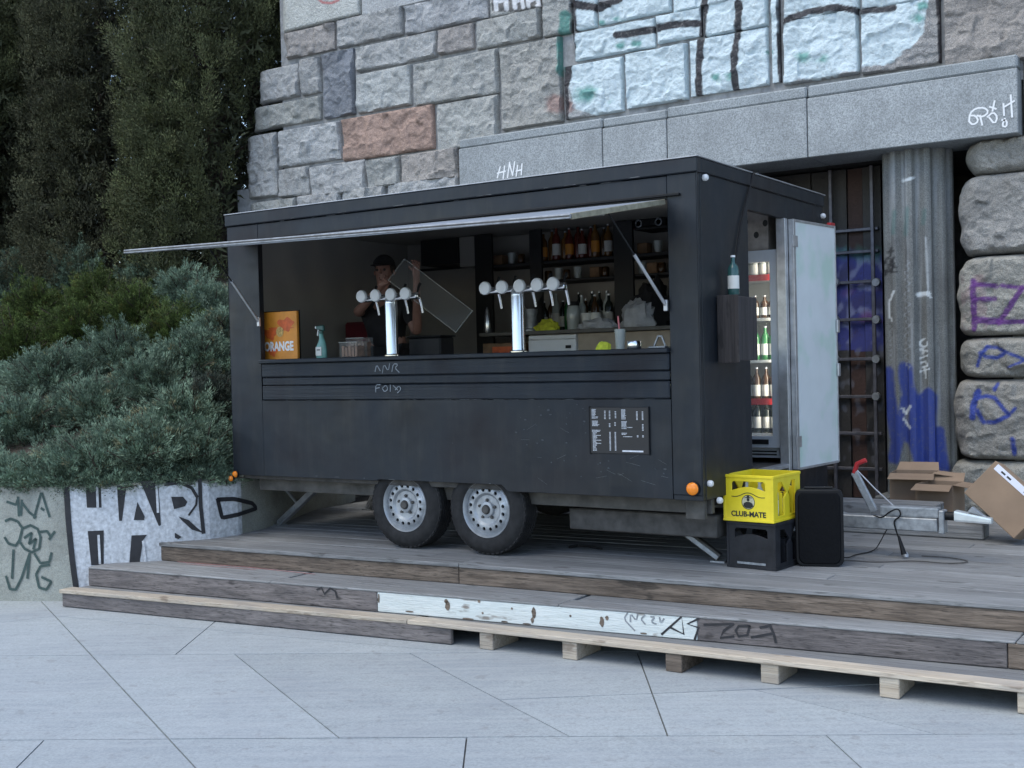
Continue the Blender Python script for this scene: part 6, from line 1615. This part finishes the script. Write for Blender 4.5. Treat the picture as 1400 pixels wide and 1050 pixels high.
def conifer(cx, cy, z0, z1, rad, seed, label, col1, col2, nclump=900, per_=75, keep=None, lean=0):
    r_ = np.random.default_rng(seed)
    t = thing('conifer_tree', label, 'tree', (cx, cy, z0))
    tk = MB().tube([V(cx,cy,z0-.3), V(cx+.05,cy,z0+1.2), V(cx-.04,cy+.05,z0+2.8), V(cx,cy,z1)], [.19,.15,.11,.05], 12)
    tk.build('trunk', MT['bark'], t, smooth=True)
    br = MB()
    for k in range(26):
        a = r_.uniform(0, 6.28); z = r_.uniform(z0+.3, z1-.6); l_ = rad*r_.uniform(.6, .95)
        p = V(cx, cy, z); q = V(cx+math.cos(a)*l_, cy+math.sin(a)*l_, z+r_.uniform(.3, .8))
        br.tube([p, p.lerp(q,.5)+V(0,0,.06), q], [.035,.022,.008], 6)
    br.build('branches', MT['bark'], t, smooth=True)
    # clumps spread through the crown: fastigiate sprays grouped in lobes
    nl = 26; la = r_.uniform(0, 6.28, nl); lz = r_.uniform(z0+.2, z1, nl); lr = rad*r_.uniform(.45, .95, nl)
    B_ = []; D_ = []; L_ = []; W_ = []; T_ = []
    for k in range(nclump):
        i = r_.integers(nl)
        if r_.random() < .75:
            c = np.array([cx+math.cos(la[i])*lr[i], cy+math.sin(la[i])*lr[i], lz[i]])+r_.normal(size=3)*np.array([.26,.26,.48])*rad*.9
        else:
            a = r_.uniform(0, 6.28); q = rad*math.sqrt(r_.random()); c = np.array([cx+q*math.cos(a), cy+q*math.sin(a), r_.uniform(z0, z1)])
        d = math.hypot(c[0]-cx, c[1]-cy)
        prf = rad*(1.12-.10*(c[2]-z0)/(z1-z0))*(1+.16*noise.noise((c[2]*.9, math.atan2(c[1]-cy, c[0]-cx)*1.3, seed)))
        if d > prf: continue
        if d < prf*.55 or ((c[0]-cx)*.50-(c[1]-cy)*.86) < -.25*rad: continue
        if keep and not keep(c): continue
        out = np.array([(c[0]-cx)/(d+.01), (c[1]-cy)/(d+.01), 0])
        axis = out*.55+np.array([0,0,1.0])+r_.normal(size=3)*.25; axis /= np.linalg.norm(axis)
        s_ = r_.uniform(.06, .13); m = int(per_*1.9*r_.uniform(.7, 1.3)*(s_/.10)**1.5)
        g = r_.normal(size=(m, 3)); g /= np.linalg.norm(g, axis=1, keepdims=True); g *= (r_.random(m)**.4)[:, None]
        pts = c+g*s_*np.array([1,1,.75])+axis*(r_.uniform(-1, 1, m)*s_*1.1)[:, None]
        dr_ = axis*.9+g*.8+r_.normal(size=(m, 3))*.25
        tt = r_.random(); colr = (np.array(col1)*(1-tt)+np.array(col2)*tt)*r_.uniform(.75, 1.5)
        B_.append(pts); D_.append(dr_); L_.append(r_.uniform(.022, .048, m)); W_.append(r_.uniform(.011, .019, m)); T_.append(colr[None, :]*r_.uniform(.75, 1.3, (m, 1)))
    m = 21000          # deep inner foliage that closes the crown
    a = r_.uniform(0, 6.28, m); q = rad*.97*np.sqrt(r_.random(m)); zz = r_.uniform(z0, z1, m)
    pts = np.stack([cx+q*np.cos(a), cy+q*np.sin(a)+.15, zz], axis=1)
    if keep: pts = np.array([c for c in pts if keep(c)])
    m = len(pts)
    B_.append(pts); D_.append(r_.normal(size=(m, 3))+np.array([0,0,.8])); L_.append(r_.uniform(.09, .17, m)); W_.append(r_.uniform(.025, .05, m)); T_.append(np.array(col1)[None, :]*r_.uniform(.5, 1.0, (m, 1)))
    leaf_object('crown', t, np.concatenate(B_), np.concatenate(D_), np.concatenate(L_), np.concatenate(W_), np.concatenate(T_), MT['leafc'])
    return t
BR1, BR2 = (.030,.028,.017), (.050,.050,.026)
conifer(ony(292,150,3.45).x, 3.45, 1.0, 6.6, 1.14, 1, 'dark conifer touching the left end of the granite wall', (.058,.066,.032), (.106,.118,.052), 4200, 80, keep=lambda c: c[0] < ony(372-.17*max(0, proj(c)[1]), 150, 3.3).x or c[1] < 3.0)
conifer(ony(140,150,3.9).x, 3.9, 1.0, 6.9, 1.10, 2, 'dense brown-green conifer between two neighbouring conifers', (.054,.056,.033), (.096,.099,.053), 3700, 80)
conifer(ony(10,150,3.6).x, 3.6, 1.0, 6.9, 1.08, 3, 'shadowy conifer with gaps low in its crown, at the row end', (.054,.056,.033), (.096,.099,.053), 3700, 80,
        keep=lambda c: not (260 < proj(c)[1] < 312 and proj(c)[0] < 85 and random.random() < .8))
conifer(ony(200,150,5.2).x, 5.2, 1.0, 6.6, 1.3, 4, 'conifer in the second row, seen through gaps in the front conifers', (.032,.030,.021), (.052,.050,.032), 1200, 50)
conifer(ony(345,150,5.6).x, 5.6, 1.0, 6.9, 1.2, 9, 'conifer standing behind the left end of the granite wall', (.026,.025,.017), (.044,.042,.025), 900, 60)
conifer(ony(-95,150,4.2).x, 4.2, 1.0, 6.6, 1.1, 6, 'conifer outermost in the row beyond the shrubs', (.026,.025,.017), (.044,.042,.025), 800, 60)

def juniper(cx, cy, rx, ry, rz, seed, label, colA, colB, nplume=300, group=None, zoff=0, up=.35):
    r_ = np.random.default_rng(seed); z0 = bank_z(cx, cy)-.05+zoff
    t = thing('juniper_shrub', label, 'shrub', (cx, cy, z0), group=group)
    st = MB()
    B_ = []; D_ = []; L_ = []; W_ = []; T_ = []
    for k in range(nplume):
        a = r_.uniform(0, 6.28); ph = math.acos(1-r_.random()*.98)      # 0 top .. ~90 deg
        sh = r_.uniform(.72, 1.0) if r_.random() < .8 else r_.uniform(.4, .75)
        sh *= 1+.34*noise.noise((math.cos(a)*2, math.sin(a)*2+ph*2, seed))
        d = np.array([math.sin(ph)*math.cos(a), math.sin(ph)*math.sin(a), math.cos(ph)])
        tip = np.array([cx, cy, z0])+d*np.array([rx, ry, rz])*sh
        ax = d*np.array([1,1,.55])+np.array([0,0,up])+r_.normal(size=3)*.22; ax /= np.linalg.norm(ax)
        pl = r_.uniform(.12, .24)
        if r_.random() < .14: pl *= 1.5; tip = tip+ax*.10
        root = tip-ax*pl
        if k % 5 == 0: st.tube([V(cx,cy,z0+.02), V(*((np.array([cx,cy,z0])+root)/2+np.array([0,0,.08]))), V(*root), V(*tip)], [.02,.014,.008,.003], 5)
        m = int(r_.uniform(86, 118)); s = r_.random(m)
        # twigs fan out from the plume's axis
        pr_ = r_.normal(size=(m, 3)); pr_ -= ax*(pr_@ax)[:, None]; pr_ /= np.linalg.norm(pr_, axis=1, keepdims=True)
        spread = (.060*(1-s)+.016)*r_.random(m)**.5
        pts = root+ax*(s*pl)[:, None]+pr_*spread[:, None]
        dr_ = ax*1.0+pr_*r_.uniform(.25, .95, m)[:, None]+np.array([0,0,.25])
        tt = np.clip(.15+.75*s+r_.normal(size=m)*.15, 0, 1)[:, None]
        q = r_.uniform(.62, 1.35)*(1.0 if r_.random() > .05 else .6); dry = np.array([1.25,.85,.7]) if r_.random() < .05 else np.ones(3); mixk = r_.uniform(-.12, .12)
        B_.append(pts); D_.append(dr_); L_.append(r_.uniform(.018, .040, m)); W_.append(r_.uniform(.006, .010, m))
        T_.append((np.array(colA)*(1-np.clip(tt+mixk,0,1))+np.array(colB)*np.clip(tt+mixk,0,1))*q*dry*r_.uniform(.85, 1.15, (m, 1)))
    st.build('stems', MT['bark'], t, smooth=True)
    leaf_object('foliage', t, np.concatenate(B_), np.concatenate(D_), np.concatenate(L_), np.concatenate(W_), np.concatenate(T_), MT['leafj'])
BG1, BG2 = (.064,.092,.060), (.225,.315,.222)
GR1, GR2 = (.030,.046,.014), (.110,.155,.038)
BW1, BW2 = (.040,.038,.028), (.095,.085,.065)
JG = 'blue-green junipers on the bank'; JL = 'blue-green spreading juniper on the bank left of the black trailer'
K_ = 0
for (u, v, y, rx, ry, rz, kind, n) in (
    (30,0,-.90,.62,.32,.30,'b',400),(110,0,-.66,.55,.34,.30,'b',420),(185,0,-.35,.50,.36,.30,'b',420),(248,0,.05,.42,.36,.30,'b',380),(297,0,.50,.36,.40,.36,'w',380),(-60,0,-.8,.6,.5,.4,'b',200),
    (35,0,-.20,.70,.42,.42,'b',420),(130,0,.10,.60,.42,.42,'b',430),(210,0,.45,.52,.40,.44,'b',420),(268,0,.90,.46,.40,.46,'b',380),(305,0,1.35,.36,.40,.50,'b',300),
    (70,0,.65,.70,.42,.46,'b',410),(-40,0,.5,.7,.5,.5,'b',200),(165,0,1.05,.60,.42,.46,'b',400),(238,0,1.45,.52,.40,.48,'g',380),(290,0,1.9,.46,.40,.52,'b',340),
    (20,0,1.35,.70,.42,.48,'g',420),(110,0,1.70,.66,.42,.48,'g',430),(190,0,2.05,.56,.40,.50,'g',400),(255,0,2.4,.50,.36,.54,'b',320),
    (50,0,2.35,.70,.38,.50,'g',380),(135,0,2.60,.62,.36,.52,'g',340),(205,0,2.85,.50,.32,.62,'b',280),(20,0,2.95,.66,.34,.74,'b',300),(105,0,3.05,.60,.32,.74,'b',300),(-70,0,2.4,.8,.5,.7,'g',160)):
    # stand each shrub on the bank below its line of sight
    best = None
    p = ony(u, 500, y)
    K_ += 1
    if kind == 'b' and u in (30,110,185): lab_own = 'blue-green juniper spilling over the retaining wall above the %s' % {30:'green marker tags',110:'letters HA',185:'letter R'}[u]
    else: lab_own = None
    lab = {'b': JL, 'g': 'bright green juniper among the blue-green ones on the bank', 'w': 'brownish half-dry juniper beside the trailer corner above the wall'}[kind]
    grp = {'b': JG, 'g': 'bright green junipers on the bank', 'w': 'junipers along the wall edge'}[kind]
    ca, cb_ = {'b': (BG1, BG2), 'g': (GR1, GR2), 'w': (BW1, (.085,.110,.085))}[kind]
    lab = lab_own or lab
    juniper(min(p.x, wallx(max(-.95, min(2.5, y)))+.03-rx*.60), y, rx, ry, rz, 40+K_, lab, ca, cb_, n, grp)

for n_, (x, y, rx, ry, rz, kind, n) in enumerate(((-.52,-.42,.36,.30,.30,'b',380),(-.36,-.12,.34,.30,.30,'b',380),(-.28,.20,.30,.30,.32,'b',360),(-.30,.52,.30,.32,.34,'w',360),(-.42,.90,.34,.34,.40,'w',340),(-.55,1.35,.38,.36,.55,'b',300))):
    lab = 'brownish half-dry juniper beside the trailer corner above the wall' if kind == 'w' else 'low blue-green juniper rooted at the retaining wall edge above the letter D'
    ca, cb_ = {'b': (BG1, BG2), 'w': (BW1, (.085,.110,.085))}[kind]
    juniper(x, y, rx, ry, rz, 90+n_, lab, ca, cb_, n, 'junipers along the wall edge')

for n_ in range(13):
    a = WS[1]+.05+n_*(WS[9]-WS[1])/12.5
    q = fnW(a, 0, -.17)
    if q.x > -.06: q.x = -.06
    kind = 'w' if n_ > 9 else 'b'
    lab = 'brownish half-dry juniper beside the trailer corner above the wall' if kind == 'w' else 'low juniper tuft hanging over the top edge of the retaining wall'
    ca, cb_ = {'b': (BG1, BG2), 'w': (BW1, (.085,.110,.085))}[kind]
    juniper(q.x, q.y, .24, .24, .17, 140+n_, lab, ca, cb_, 190, 'junipers along the wall edge' if kind == 'w' else 'juniper tufts on the wall top', zoff=ZW(a)+.03-bank_z(q.x, q.y), up=.05)

# the planting goes on along the bank
trees = [o for o in bpy.data.objects if o.name.startswith('conifer_tree')]
for n_, (x, y, rz) in enumerate(((-8.2,3.1,1.1),(-9.6,4.6,2.3),(-10.8,2.6,.4),(-11.6,5.6,1.9))):
    c = copy_tree(trees[n_ % 3]); c.location = (x, y, 1.0); c.rotation_euler.z = 0
    c['label'] = 'conifer further along the bank, far from the granite wall'; c['group'] = 'conifers further along the bank'
shr = [o for o in bpy.data.objects if o.name.startswith('juniper_shrub') and 'spreading' in o['label']]
for n_ in range(26):
    x = -2.9-(n_ % 9)*.75+random.uniform(-.2, .2); y = -1.1+(n_//9)*1.35+random.uniform(-.25, .25)
    if proj((x, y, 1.2))[0] > -75: continue
    c = copy_tree(shr[n_ % len(shr)]); c.location = (x, y, bank_z(x, y)-.05); c.rotation_euler.z = random.uniform(0, 6.28)
    c['label'] = 'blue-green juniper further along the bank, far from the trailer'; c['group'] = 'junipers further along the bank'
